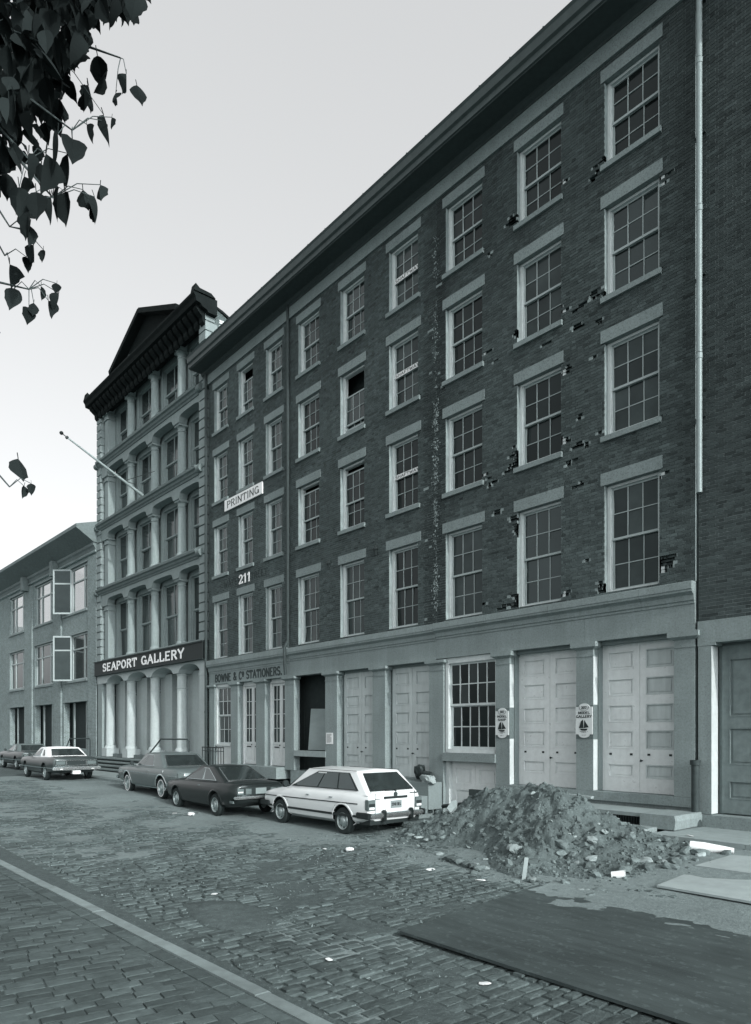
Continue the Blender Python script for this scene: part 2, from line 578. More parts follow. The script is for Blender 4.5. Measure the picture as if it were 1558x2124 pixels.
# patch of grit and dirt left lying over the stones
cobs = [c for c in cobs if noise.noise((c[0] * .55, c[1] * .8, 21)) < .52 or c[1] < -9.3 and rng.random() < .5]
cobs.sort(key=lambda c: (c[0]) ** 2 + (c[1] + 13.4) ** 2)
for c in cobs[:300]:
    mb = MB()
    block(mb, 0, 0, c[2], c[3], 0, 0, 0)
    o = inst('cobblestone', mb.mesh('cobblestone', M['stoneblock'], attr=True), street, (c[0], c[1], c[5]), (0, 0, c[4]))
mb = MB()
for c in cobs[300:]:
    block(mb, c[0], c[1], c[2], c[3], 0, c[4], c[5], k=rng.uniform(.68, 1.32))
mb.build('cobblestone_field', M['stoneblock'], street, kind='stuff', attr=True)

# dust and packed dirt lying over the far and right part of the street
g = MB()
st = .17
x = -34.0
def dz(x, y):
    n = noise.noise((x * .35, y * .5, 5)) * .6 + noise.noise((x * 1.3, y * 1.6, 2)) * .35 + noise.noise((x * 4, y * 4, 2)) * .18
    cover = .56 + .8 * sstep(-8, -17, x) + .35 * sstep(-8.5, -5.5, y) + .8 * sstep(-6.2, -4.6, y) * (1 if x < -8 else 1) + .5 * sstep(-10, -6, x) * sstep(-6.5, -4.6, y) + .15 * math.sin(x * .8)
    return zg(x, y) - .030 + .024 * (n + cover * .75)
nxs = int(33 / st)
for i in range(nxs):
    for j in range(int(8.6 / st)):
        q = []
        for a, b in ((i, j), (i + 1, j), (i + 1, j + 1), (i, j + 1)):
            X = -34 + a * st
            Y = -10.3 + b * st
            q.append((X, Y, dz(X, Y)))
        if max(p[2] for p in q) > zg(q[0][0], q[0][1]) - .016:
            g.face(q)
o = g.build('street_dust', M['dirt'], smooth=80, fix=True)
o['kind'] = 'structure'

# near kerb and pavement
mb_k = []
x = -40.0
kerb = structure(bx('kerb', M['kerb'], None, -60, -40, KY(-50) - .02, KY(-50) + .12, -.2, .115))
while x < 1.5:
    l = rng.uniform(1.3, 2.1)
    m_ = MB()
    y0, y1 = KY(x), KY(x + l)
    dzz = rng.uniform(-.006, .006)
    P = [(x + .006, y0 - .02), (x + l - .006, y1 - .02), (x + l - .006, y1 + .135), (x + .006, y0 + .135)]
    T = [(P[0][0], P[0][1], .12 + dzz), (P[1][0], P[1][1], .12 + dzz), (P[2][0], P[2][1] - .03, .122 + dzz), (P[3][0], P[3][1] - .03, .122 + dzz)]
    E2 = [(P[2][0], P[2][1], .098 + dzz), (P[3][0], P[3][1], .098 + dzz)]
    Bm = [(a, b, -.25) for a, b in P]
    n = 0
    m_.face(T)
    m_.face([T[3], T[2], E2[0], E2[1]])
    m_.face([E2[1], E2[0], Bm[2], Bm[3]])
    m_.face([T[0], T[3], E2[1], Bm[3], Bm[0]])
    m_.face([T[2], T[1], Bm[1], Bm[2], E2[0]])
    m_.face([T[1], T[0], Bm[0], Bm[1]])
    m_.build('kerbstone', M['kerb'], kerb)
    x += l
pv = structure(MB().box(-60, 4, -16, -10.3, -.3, .104).build('near_pavement', M['gutterdirt']))
pv.data.vertices  # grit bed below the pavers
paves = []
ang = R(84)
ca, sa = math.cos(ang), math.sin(ang)
# one row of stones laid along the kerb
x = -16.0
while x < -2:
    l = rng.uniform(.24, .36)
    paves.append((x + l / 2, KY(x) - .105, l - .008, .145, R(1.5) + rng.gauss(0, .01), .118))
    x += l
for i in range(-60, 90):
    v = i * .129
    u = rng.uniform(0, .3) - 9
    while u < 6:
        l = rng.uniform(.20, .33)
        X = -9 + (u + l / 2) * ca - v * sa
        Y = -13 + (u + l / 2) * sa + v * ca
        if Y < KY(X) - .16 and Y + .0 > -14.5 and seen((X, Y, .12), 60):
            paves.append((X, Y, l - .006, .123, ang + rng.gauss(0, .012), (.110 if Y > KY(X) - .34 else .117) + noise.noise((X, Y, 0)) * .010 + rng.gauss(0, .0015)))
        u += l + .004
paves.sort(key=lambda c: (c[0]) ** 2 + (c[1] + 13.4) ** 2)
for c in paves[:300]:
    mb = MB()
    block(mb, 0, 0, c[2], c[3], 0, 0, 0, inset=.004)
    inst('paving_stone', mb.mesh('paving_stone', M['paver'], attr=True), pv, (c[0], c[1], c[5]), (0, 0, c[4]))
mb = MB()
for c in paves[300:]:
    block(mb, c[0], c[1], c[2], c[3], 0, c[4], c[5], inset=.006, k=rng.uniform(.8, 1.2))
if paves[300:]:
    mb.build('paving_stone_field', M['paver'], pv, kind='stuff', attr=True)

# far pavement in front of the buildings
g = MB()
def sw(x0, x1, y0, y1, z0, z1, step=1.4):
    x = x0
    while x < x1 - .01:
        b = min(x + step, x1)
        g.box(x + .004, b - .004, y0, y1, z0, z1)
        x = b
sw(-24.0, -13.2, -1.62, 0.5, -.3, .27)
sw(-60, -24.0, -3.1, 0.5, -.3, .36)
fp = structure(g.build('far_pavement', M['slab']))
g = MB()
sw(-24.0, -13.2, -1.85, -1.64, -.3, .25, 1.8)
sw(-60, -24.02, -3.35, -3.12, -.3, .35, 1.8)
structure(g.build('far_kerb', M['kerb']))
g = MB()
for (a, b) in ((-6.22, -5.78), (-5.78, -4.62), (-4.62, -3.2)):
    g.box(a + .004, b - .004, -1.66, .3, .2, .42)
structure(g.build('pavement_slabs', M['slab']))
# packed earth between heap and walls
g = MB()
for i in range(60):
    for j in range(24):
        q = []
        for a, b in ((i, j), (i + 1, j), (i + 1, j + 1), (i, j + 1)):
            X = -13.2 + a * 13.2 / 60
            Y = -5.2 + b * 5.8 / 24
            z = zg(X, Y) + noise.noise((X * 2, Y * 2, 1)) * .014 + .004 - .05 * sstep(-4.6, -5.2, Y) - .07 * sstep(-12.2, -13.2, X)
            q.append((X, Y, z))
        g.face(q)
structure(g.build('dirt_ground', M['dirt'], smooth=80, fix=True))

# ------------------------------------------------------------------ building pieces
HT = .067
def brick_wall(par, X0, X1, Z0, Z1, holes, voids=(), ind=None, m='brick', depth=.24, rough=(), maxn=300, stain_tone=None, y0=0.0, mm='mortar'):
    """Flemish bond with recessed joints; returns nothing. holes/voids: (x0,x1,z0,z1)"""
    S, Hd, J = .205, .095, .009
    mb, mo, vo = MB(), MB(), MB()
    cand = []
    n = int(round((Z1 - Z0) / HT))
    for k in range(n):
        z0 = Z0 + k * HT
        z1 = z0 + HT
        zm = (z0 + z1) / 2
        segs = [(X0, X1)]
        for h in holes:
            if h[2] < zm < h[3]:
                ns = []
                for a, b in segs:
                    if h[1] <= a or h[0] >= b:
                        ns.append((a, b))
                    else:
                        if h[0] > a:
                            ns.append((a, h[0]))
                        if h[1] < b:
                            ns.append((h[1], b))
                segs = ns
        vs = [v for v in voids if v[2] < zm < v[3]]
        for a, b in segs:
            # joints sheet, interrupted at voids
            ms = [(a, b)]
            for v in vs:
                ns = []
                for p, q in ms:
                    if v[1] <= p or v[0] >= q:
                        ns.append((p, q))
                    else:
                        if v[0] > p:
                            ns.append((p, v[0]))
                        if v[1] < q:
                            ns.append((v[1], q))
                ms = ns
            for p, q in ms:
                if q - p > .004:
                    mo.face([(p, y0 + .010, z0), (q, y0 + .010, z0), (q, y0 + .010, z1), (p, y0 + .010, z1)])
            mo.face([(b, y0 + .010, z0), (b, y0 + depth, z0), (b, y0 + depth, z1), (b, y0 + .010, z1)])
            mo.face([(a, y0 + depth, z0), (a, y0 + .010, z0), (a, y0 + .010, z1), (a, y0 + depth, z1)])
            for v in vs:
                p, q = max(a, v[0]), min(b, v[1])
                if q > p:
                    yb = y0 + .07
                    vo.face([(p, yb, z0), (q, yb, z0), (q, yb, z1), (p, yb, z1)])
                    mo.face([(p, yb, z0), (p, y0 + .010, z0), (p, y0 + .010, z1), (p, yb, z1)])
                    vo.face([(q, y0 + .010, z0), (q, yb, z0), (q, yb, z1), (q, y0 + .010, z1)])
                    vo.face([(p, yb, z1), (q, yb, z1), (q, y0 + .010, z1), (p, y0 + .010, z1)])
                    vo.face([(p, y0 + .010, z0), (q, y0 + .010, z0), (q, yb, z0), (p, yb, z0)])
            # bricks
            per = S + Hd + 2 * J
            off = X0 + (0 if k % 2 == 0 else (S + J + Hd + J) / 2)
            x = off + math.floor((a - off) / per) * per - per
            while x < b:
                for wd in (S, Hd):
                    p, q = max(x, a + .002), min(x + wd, b - .002)
                    x += wd + J
                    if q - p < .02:
                        continue
                    c = (p + q) / 2
                    if any(v[0] < c < v[1] for v in vs):
                        if rng.random() < .55:
                            e_ = rng.uniform(.02, .06)
                            cand.append((p + rng.uniform(0, .05), q - rng.uniform(0, .05), z0 + .006, z1 - rng.uniform(.006, .02), y0 + e_, rng.uniform(.6, 1.0), None))
                        continue
                    rr = any(r[0] < c < r[1] and r[2] < zm < r[3] for r in rough)
                    yo = rng.uniform(-.002, .003)
                    tone = rng.gauss(1, .19)
                    if rr:
                        if rng.random() < .012:
                            continue
                        yo = rng.uniform(-.006, .007)
                        tone = rng.gauss(.78, .13)
                        if rng.random() < .02:
                            tone = 1.5
                    if stain_tone:
                        tone *= stain_tone(c, zm)
                    tone = max(.3, tone)
                    full = abs(q - p - wd) < .002
                    cand.append((p, q, z0 + .0045, z1 - .0045, y0 + yo, tone, wd if full and not rr else None))
    singles = set()
    if ind:
        idx = [(ind((c[0] + c[1]) / 2, c[2]), i) for i, c in enumerate(cand) if c[6]]
        idx = [t for t in idx if t[0] is not None]
        idx.sort()
        singles = {i for _, i in idx[:maxn]}
    me = {}
    for wd in (S, Hd):
        q = MB()
        q.box(-wd / 2, wd / 2, 0, .05, -HT / 2 + .0045, HT / 2 - .0045, back=False)
        me[wd] = q.mesh('brick', M[m], attr=True)
    for i, c in enumerate(cand):
        if i in singles:
            inst('brick', me[c[6]], par, ((c[0] + c[1]) / 2, c[4], (c[2] + c[3]) / 2), col=c[5])
        else:
            mb.cur = c[5]
            mb.box(c[0], c[1], c[4], c[4] + .05, c[2], c[3], back=False)
    mb.build('brickwork', M[m], par, kind='stuff', attr=True)
    w = mo.build('wall', M[mm], par)
    if vo.f:
        vo.build('brick_gap', M['void'], par, kind='stuff')

SASH = {}
def sash_meshes(w, h, cols, rows, st, mu, m, gm, d=.04):
    key = (round(w, 3), round(h, 3), cols, rows, st, mu, m.name, gm.name)
    if key in SASH:
        return SASH[key]
    s = MB()
    s.box(0, st, 0, d, 0, h)
    s.box(w - st, w, 0, d, 0, h)
    s.box(st, w - st, .001, d, 0, st * 1.15)
    s.box(st, w - st, .001, d, h - st, h)
    pw = (w - 2 * st - (cols - 1) * mu) / cols
    ph = (h - 2.15 * st - (rows - 1) * mu) / rows
    for i in range(1, cols):
        x = st + i * pw + (i - 1) * mu
        s.box(x, x + mu, .004, d - .006, st * 1.15, h - st)
    for j in range(1, rows):
        z = st * 1.15 + j * ph + (j - 1) * mu
        s.box(st, w - st, .006, d - .008, z, z + mu)
    me = s.mesh('sash', m)
    g = MB()
    g.box(-pw / 2 - .004, pw / 2 + .004, 0, .004, -ph / 2 - .004, ph / 2 + .004)
    gme = g.mesh('pane', gm)
    cen = [(st + pw / 2 + i * (pw + mu), st * 1.15 + ph / 2 + j * (ph + mu)) for i in range(cols) for j in range(rows)]
    SASH[key] = (me, gme, cen)
    return SASH[key]

def put_sash(win, x, y, z, w, h, cols, rows, st, mu, m, gm, d=.04, name='sash', tilt=.022):
    me, gme, cen = sash_meshes(w, h, cols, rows, st, mu, m, gm, d)
    o = inst(name, me, win, (x, y, z))
    for (px, pz) in cen:
        inst('pane', gme, win, (x + px, y + d * .55, z + pz), (rng.gauss(0, tilt), 0, rng.gauss(0, tilt)))
    return o

def window(par, x0, x1, z0, z1, yf=.11, cols=3, rows=2, fr=.065, st=.042, mu=.017, m=None, sm=None, gm=None, drop=0, lift=0, name='window', foot=.05):
    m = m or M['paintwhite']
    sm = sm or M['sash']
    gm = gm or rng.choice((M['glass'], M['glass'], M['glass'], M['glassb'], M['glassb'], M['glassc']))
    gu = M['blind'] if rng.random() < .07 else gm
    f = MB()
    f.box(x0, x0 + fr, yf, yf + .16, z0, z1)
    f.box(x1 - fr, x1, yf, yf + .16, z0, z1)
    f.box(x0 + fr, x1 - fr, yf + .004, yf + .16, z1 - fr * .8, z1)
    f.box(x0 + fr, x1 - fr, yf - .02, yf + .16, z0, z0 + foot)
    f.box(x0 + fr, x0 + fr + .018, yf + .03, yf + .055, z0 + foot, z1 - fr * .8)
    f.box(x1 - fr - .018, x1 - fr, yf + .03, yf + .055, z0 + foot, z1 - fr * .8)
    w_ = f.build(name, m, par)
    a, b = x0 + fr + .002, x1 - fr - .002
    lo, hi = z0 + foot, z1 - fr * .8
    h = (hi - lo) / 2 + .02
    put_sash(w_, a, yf + .058, hi - h - drop, b - a, h, cols, rows, st, mu, sm, gu)
    put_sash(w_, a, yf + .102, lo + lift, b - a, h, cols, rows, st, mu, sm, gm)
    return w_

def lintel(par, x0, x1, z0, z1, m=None):
    return bx('lintel', m or M['granite_s'], par, x0, x1, -.008, .12, z0, z1)
def sill(par, x0, x1, z0, z1):
    s = MB()
    s.prism([(-.055, z0 + .006), (-.055, z1 - .02), (.13, z1), (.13, z0)], lambda u, v, d: (d, u, v), x1, x0)
    return s.build('sill', M['granite_s'], par)

def panel_door(par, x0, x1, z0, z1, y, cells, m, pm=None, mx=.13, label=None, handle=None, locks=None, name='door', th=.05):
    """leaf with recessed, moulded panels: cells = (z0, z1) list"""
    d = MB()
    d.box(x0, x0 + mx, y, y + th, z0, z1)
    d.box(x1 - mx, x1, y, y + th, z0, z1)
    zs = [z0] + [v for c in sorted(cells) for v in c] + [z1]
    for i in range(0, len(zs), 2):
        d.box(x0 + mx, x1 - mx, y, y + th, zs[i], zs[i + 1])
    leaf = d.build(name, m, par)
    if label:
        leaf['label'] = label
    for (a, b) in cells:
        p = MB()
        p.box(x0 + mx, x1 - mx, y + .030, y + .045, a, b)
        i = .025
        # moulding frame and raised field
        for (u0, u1, v0, v1) in ((x0 + mx, x1 - mx, b - i, b), (x0 + mx, x1 - mx, a, a + i), (x0 + mx, x0 + mx + i, a + i, b - i), (x1 - mx - i, x1 - mx, a + i, b - i)):
            p.box(u0 + .001, u1 - .001, y - .006, y + .031, v0 + .001, v1 - .001)
        p.box(x0 + mx + .07, x1 - mx - .07, y + .018, y + .031, a + .06, b - .06)
        p.build('panel', pm or m, leaf)
    if locks:
        for (lx, lz) in locks:
            bx('lock_plate', M['iron'], leaf, lx - .03, lx + .03, y - .006, y + .002, lz - .022, lz + .022)
    if handle:
        h = MB()
        h.tube([(handle[0], y - .002, handle[1]), (handle[0], y - .06, handle[1])], .012)
        h.lathe([(0, -.022), (.018, -.016), (.027, 0), (.018, .016), (0, .022)], (handle[0], y - .07, handle[1]), 10, 'y')
        h.build('handle', M['iron'], leaf)
    return leaf

def pillar(par, x0, x1, z0, z1, zc=4.0, zt=4.165, y1=.30, name='pillar', over=.10, m='granite'):
    p = MB()
    p.box(x0, x1, 0, y1, z0, zc)
    p.box(x0 - .012, x1 + .012, -.012, y1 - .01, zc - .145, zc - .12)
    o = p.build(name, M[m], par)
    c = MB()
    yb = y1 - .02
    P = [(x0, 0, zc), (x1, 0, zc), (x1, yb, zc), (x0, yb, zc)]
    Q = [(x0 - over, -.085, zc + .06), (x1 + over, -.085, zc + .06), (x1 + over, yb, zc + .06), (x0 - over, yb, zc + .06)]
    c.face(list(reversed(P)))
    for i in range(4):
        j = (i + 1) % 4
        c.face([P[i], P[j], Q[j], Q[i]])
    c.box(x0 - over, x1 + over, -.085, yb, zc + .06, zt)
    c.build('capital', M[m], o)
    return o

def entablature(par, x0, x1, zf0, zf1, zt, joints, m='granite', first_y=0.0):
    xs = [x0] + sorted(j for j in joints if x0 < j < x1) + [x1]
    for a, b in zip(xs, xs[1:]):
        bx('frieze_stone', M[m], par, a + .003, b - .003, first_y, .3, zf0, zf1)
    h = zt - zf1
    xs2 = [x0]
    while xs2[-1] < x1 - 2.6:
        xs2.append(xs2[-1] + rng.uniform(1.7, 2.4))
    xs2.append(x1)
    prof = [(.25, zf1), (-.02, zf1), (-.02, zf1 + .12 * h), (-.045, zf1 + .15 * h), (-.055, zf1 + .38 * h), (-.09, zf1 + .45 * h), (-.135, zf1 + .52 * h), (-.135, zf1 + .62 * h), (-.15, zf1 + .64 * h), (-.15, zt - .012), (-.12, zt), (.25, zt)]
    for a, b in zip(xs2, xs2[1:]):
        mb = MB()
        mb.prism(prof, lambda u, v, d: (d, u, v), b - .003, a + .003)
        mb.build('cornice_stone', M[m], par, fix=True)

def eave(par, x0, x1):
    bx('frieze_board', M['granite_s'], par, x0, x1, -.05, .2, 16.43, 16.80)
    e = MB()
    e.prism([(.2, 16.80), (-.07, 16.80), (-.07, 16.86), (-.13, 16.90), (-.16, 16.98), (.2, 16.98)], lambda u, v, d: (d, u, v), x1, x0)
    e.box(x0, x1, -.66, .2, 16.98, 17.06)
    e.build('eave', M['eave'], par, fix=True)
    gt = MB()
    gt.prism([(-.60, 17.06), (-.64, 17.00), (-.70, 17.02), (-.70, 17.16), (-.76, 17.20), (-.78, 17.38), (-.82, 17.44), (-.60, 17.44)], lambda u, v, d: (d, u, v), x1, x0)
    x = x0 + .4
    gt.build('gutter', M['gutter'], par, fix=True)
    sb = MB()
    while x < x1:
        sb.box(x, x + .03, -.825, -.62, 17.441, 17.455)
        x += .9
    sb.build('gutter_strap', M['gutter'], par)
    r = MB()
    r.face([(x0, -.6, 17.40), (x1, -.6, 17.40), (x1, 6, 19.6), (x0, 6, 19.6)])
    r.face([(x0, 6, 19.6), (x1, 6, 19.6), (x1, 12, 17.4), (x0, 12, 17.4)])
    r.build('roof', M['roof'], par)
    # shell: rear wall, dark sheet painted as the unlit rooms behind the facade
    bx('rear_wall', M['sidebrick'], par, x0 + .05, x1 - .05, 11.9, 12, .0, 17.4)
    MB().box(x0 + .02, x1 - .02, .62, .66, .2, 16.9).build('unlit_backing', M['dark'], par)

ROWS = ((5.17, 7.46), (8.52, 10.50), (11.48, 13.37), (14.30, 16.06))

# ------------------------------------------------------------------ right neighbour
B = thing('brick_building', (-6.14, 0, 0), 'dark brick building cut off at the right edge beside the long pale drainpipe', 'building')
brick_wall(B, -6.135, -2.2, 4.33, 17.0, [], ind=lambda x, z: math.hypot(x, z - 4) if z < 14 else None, m='brick_r', y0=.03, mm='mortar_r',
           stain_tone=lambda x, z: .8 + .25 * sstep(9, 5, z))  # bricks get darker towards the top
bx('lintel_stone', M['granite'], B, (-6.135, -5.80, -.005, .4, 3.85, 4.325), (-5.794, -2.2, .0, .4, 3.9, 4.325))
bx('pillar', M['granite'], B, -6.125, -5.88, 0, .3, .66, 3.845)
bx('sunlit_return', M['paintwhite'], B, -5.88, -5.874, .002, .27, .67, 3.84)  # white facing added to give this pillar side its sunlit brightness
bx('plinth', M['granite'], B, -6.13, -2.2, -.06, .4, .2, .65)
bx('doorway_wall', M['jamb'], B, -5.875, -2.2, .32, .5, .66, 3.895)
panel_door(B, -5.8, -4.9, .68, 3.85, .27, [(.95, 1.3), (1.6, 2.3), (2.5, 3.6)], M['castdark'])
eave(B, -6.12, -2.2)
d = MB()
for z0, z1 in ((6.76, 9.4), (9.42, 12.2), (12.22, 15.0), (15.02, 17.0)):
    d.tube([(-6.07, -.075, z0), (-6.07, -.075, z1)], .052, 12)
    d.tube([(-6.07, -.075, z1 - .10), (-6.07, -.075, z1 + .005)], .060, 12)
d.build('downspout', M['pipe'], B, smooth=40)
d = MB()
for z in (8.2, 10.9, 13.6, 16.1):
    d.box(-6.15, -5.99, -.03, .03, z, z + .03)
d.build('pipe_bracket', M['iron'], B)
d = MB()
d.tube([(-6.115, -.14, .42), (-6.115, -.14, 1.60)], .072, 14)
d.lathe([(.074, 0), (.095, .0), (.098, .09), (.078, .09)], (-6.115, -.14, 1.59), 14)
d.build('drain_standpipe', M['rustpipe'], B, smooth=40)
MB().lathe([(0, .0), (.11, .0), (.12, .08), (.085, .16), (.075, .2)], (-6.115, -.14, .42), 14).build('drain_foot', M['rustpipe'], B, smooth=40)

# ------------------------------------------------------------------ warehouse with the ragged bricks (right)
WH = thing('brick_warehouse', (-9.6, 0, 0), 'brick warehouse with bricks knocked out round its windows, behind the dirt heap', 'building', 'row of granite-fronted brick warehouses')
XW = [(-12.75, -11.50), (-10.42, -9.19), (-8.11, -6.90)]
LW = [(-12.86, -11.42), (-10.51, -9.13), (-8.20, -6.83)]
vraw = [(-8.24, 11.06), (-8.79, 11.49), (-8.82, 11.21), (-8.3, 11.62), (-8.3, 10.3), (-8.75, 9.18), (-8.2, 8.68), (-10.51, 9.09), (-10.56, 8.83), (-10.59, 8.59), (-10.46, 11.75), (-8.77, 8.58), (-8.48, 8.52), (-8.24, 8.28), (-8.82, 8.26), (-9.03, 8.23), (-8.69, 7.67), (-11.23, 8.37), (-8.48, 6.0), (-8.28, 5.35), (-8.14, 5.35), (-6.62, 5.55), (-9.12, 8.8), (-9.14, 11.69), (-9.12, 10.3), (-10.51, 7.33), (-10.51, 7.13), (-10.44, 6.96), (-10.46, 5.45), (-10.59, 5.34), (-9.09, 5.35), (-10.84, 5.26), (-11.0, 7.65), (-9.03, 10.35), (-9.52, 11.18), (-11.08, 11.4), (-11.37, 10.56), (-11.18, 8.44), (-8.29, 14.4), (-8.35, 14.2), (-10.53, 14.6), (-10.64, 14.45), (-11.26, 14.09), (-8.69, 12.11), (-8.35, 11.62), (-8.26, 11.04), (-8.75, 11.56), (-10.42, 11.77), (-11.42, 5.5), (-11.4, 8.7), (-11.4, 11.7), (-9.1, 14.55), (-6.78, 13.2), (-6.8, 7.35)]
voids = []
for (x, z) in vraw:
    for k in range(rng.choice((1, 2, 2, 3))):
        w_ = rng.choice((.10, .11, .21, .21, .32))
        xx = x + rng.uniform(-.08, .08)
        zz = 5.185 + (math.floor((z - 5.185) / HT) + k - 1) * HT
        voids.append((xx - w_ / 2, xx + w_ / 2, zz, zz + HT))
for k, (a, b) in enumerate(((-6.9, -6.55), (-6.9, -6.5), (-6.9, -6.62), (-6.9, -6.68), (-6.9, -6.72))):
    zz = 5.185 + (7 - k) * HT
    voids.append((a, b, zz, zz + HT))
for (xj, z0, n) in ((-10.42, 8.55, 6), (-8.11, 11.5, 2), (-8.11, 5.2, 3), (-10.42, 5.2, 3), (-10.42, 6.95, 4), (-8.11, 14.3, 3)):
    for k in range(n):
        zz = 5.185 + (math.floor((z0 - 5.185) / HT) + k) * HT
        voids.append((xj - rng.choice((.06, .11, .16, .21)), xj, zz, zz + HT))
holes = [(a, b, z0, z1) for a, b in XW for z0, z1 in ROWS] + [(a, b, z1, z1 + .27) for a, b in LW for z0, z1 in ROWS] + [(a, b, z0 - .145, z0) for a, b in LW for z0, z1 in ROWS[1:]]
voids = [v for v in voids if not any(v[0] < h[1] - .01 and v[1] > h[0] + .01 and v[2] < h[3] and v[3] > h[2] and (h[3] - h[2] < .3) for h in holes)]
def stainFalloffW(x, z):
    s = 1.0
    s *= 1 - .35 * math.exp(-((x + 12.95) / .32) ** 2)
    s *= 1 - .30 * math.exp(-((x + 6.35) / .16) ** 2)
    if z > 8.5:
        s *= 1 - .22 * sstep(8, 15, z)  # lens falloff put into the tone: upper bricks darker
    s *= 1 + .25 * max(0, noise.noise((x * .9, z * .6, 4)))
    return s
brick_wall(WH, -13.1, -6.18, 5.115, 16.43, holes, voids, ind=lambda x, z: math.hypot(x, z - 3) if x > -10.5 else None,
           rough=[(-13.1, -12.82, 5, 15.5)], stain_tone=stainFalloffW)
for r, (z0, z1) in enumerate(ROWS):
    for c, (a, b) in enumerate(XW):
        lintel(WH, LW[c][0], LW[c][1], z1 + .003, z1 + .267)
        if r:
            sill(WH, LW[c][0] + .02, LW[c][1] - .02, z0 - .142, z0 - .002)
        window(WH, a + .005, b - .005, z0 + .005, z1 - .004)
q_ = MB()
for i in range(1300):
    z = rng.uniform(5.2, 15.5)
    if noise.noise((z * .9, 7, 1)) < -.05 and rng.random() < .8 or z > 11 and rng.random() < .6:
        continue
    c0 = Vector((-13.12 + rng.gauss(0, .06), .0, z))
    w1 = rng.uniform(.006, .020)
    pts = [c0 + Vector((rng.gauss(0, w1), rng.uniform(-.012, .006), rng.gauss(0, w1 * 1.3))) for _ in range(5)]
    n = len(q_.v)
    q_.v += [tuple(v) for v in pts]
    for f in ((0, 1, 2), (0, 2, 3), (0, 3, 4), (1, 2, 4), (2, 3, 4), (0, 1, 4)):
        q_.f.append(tuple(n + k for k in f))
        q_.r.append(1)
q_.build('mortar_lumps', M['slab'], WH, kind='stuff')
# torn blind boxes left beside the frames
for (x, z) in ((-6.87, 5.22), (-9.16, 5.2), (-6.87, 7.1), (-9.16, 8.55), (-9.16, 14.4), (-11.47, 8.6), (-9.16, 10.1), (-6.87, 13.0), (-11.47, 11.55), (-9.16, 11.6)):
    bx('weight_box_board', M['paintwhite'], WH, x, x + .07, .02, .07, z, z + .30)
entablature(WH, -13.1, -6.185, 4.17, 4.69, 5.11, (-11.05, -8.6))
XP = ((-13.36, -12.83), (-11.06, -10.64), (-8.80, -8.38), (-6.60, -6.19))
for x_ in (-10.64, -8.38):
    bx('sunlit_return', M['paintwhite'], WH, (x_, x_ + .004, .004, .162, .96, 2.055), (x_, x_ + .004, .004, .162, 2.81, 3.85))  # white paint laid on so the sunlit returns look bright
# bands of old poster paste show darker round two pillars
pillar(WH, *XP[1], .95, 4.0, y1=.17)
pillar(WH, *XP[2], .95, 4.0, y1=.17)
pillar(WH, *XP[3], .95, 4.0, y1=.17)
M['paste'] = mat('old_poster_paste', .13, .85, .25, 25, bump=.2)
for a, b in XP[1:3]:
    bx('paste_band', M['paste'], WH, a - .003, b + .003, -.003, .168, 2.06, 2.80)
bx('door_sill_stone', M['granite'], WH, (-11.06, -8.75, -.03, .6, .76, .945), (-8.744, -6.19, -.03, .6, .76, .945))
jb = []
for a, b in ((-10.64, -8.80), (-8.38, -6.60)):
    jb += [(a - .2, a + .03, .172, .40, .95, 4.168), (b - .03, b + .2, .172, .40, .95, 4.168), (a + .03, b - .03, .172, .40, 4.09, 4.168)]
bx('door_jamb', M['jamb'], WH, *jb)
PZ = [(1.25, 1.54), (1.86, 2.25), (2.42, 2.80), (2.99, 3.36), (3.55, 3.94)]
for k, (a, s, b) in enumerate(((-10.61, -9.72, -8.83), (-8.35, -7.49, -6.63))):
    lk = 1.745
    panel_door(WH, a, s - .004, .95, 4.09, .33, PZ, M['door'], locks=[(a + .19, lk), (s - .19, lk)])
    panel_door(WH, s + .004, b, .95, 4.09, .33, PZ, M['door'], pm=M['doorwood'] if k else None, locks=[(s + .2, lk), (b - .2, lk)], handle=(s + .06, 1.62),
               label='door leaf with bare streaky wood panels' if k else None)
MB().box(-12.83, -6.6, .5, .55, .3, 5.1).build('unlit_backing', M['dark'], WH)  # dark sheet stands for the unlit room behind the doors
# shop window bay with the cellar doors
sw_ = MB()
a, b = -12.80, -11.08
sw_.box(a, a + .10, .05, .30, 1.68, 4.16)
sw_.box(b - .04, b, .05, .30, 1.68, 4.16)
sw_.box(a + .10, b - .04, .06, .30, 4.02, 4.165)
sw_.box(a + .10, b - .04, .03, .30, 1.68, 1.78)
w_ = sw_.build('shop_window', M['paintwhite'], WH)
put_sash(w_, a + .10, .13, 2.90, b - a - .14, 1.12, 5, 2, .05, .026, M['paintwhite'], M['glass'])
put_sash(w_, a + .10, .18, 1.78, b - a - .14, 1.15, 5, 2, .055, .026, M['paintwhite'], M['glass'])
bx('window_sill_stone', M['granite'], WH, -12.83, -11.06, -.05, .4, 1.46, 1.675)
bx('cellar_jamb', M['paintwhite'], WH, (-12.83, -12.72, .10, .36, .12, 1.455), (-11.12, -11.06, .10, .36, .12, 1.455))
for (p, q) in ((-12.72, -11.925), (-11.915, -11.12)):
    panel_door(WH, p, q, .14, 1.44, .22, [(.28, .72), (.86, 1.28)], M['door'], name='cellar_door', mx=.12)
bx('plinth', M['granite'], WH, (-11.06, -6.19, .03, .6, .2, .757), (-13.1, -12.84, .0, .6, .0, .92))
eave(WH, -13.1, -6.13)
d = MB()
d.lathe([(.055, 0), (.055, .01), (0, .01)], (-9.0, -.006, 3.4), 8, 'y')

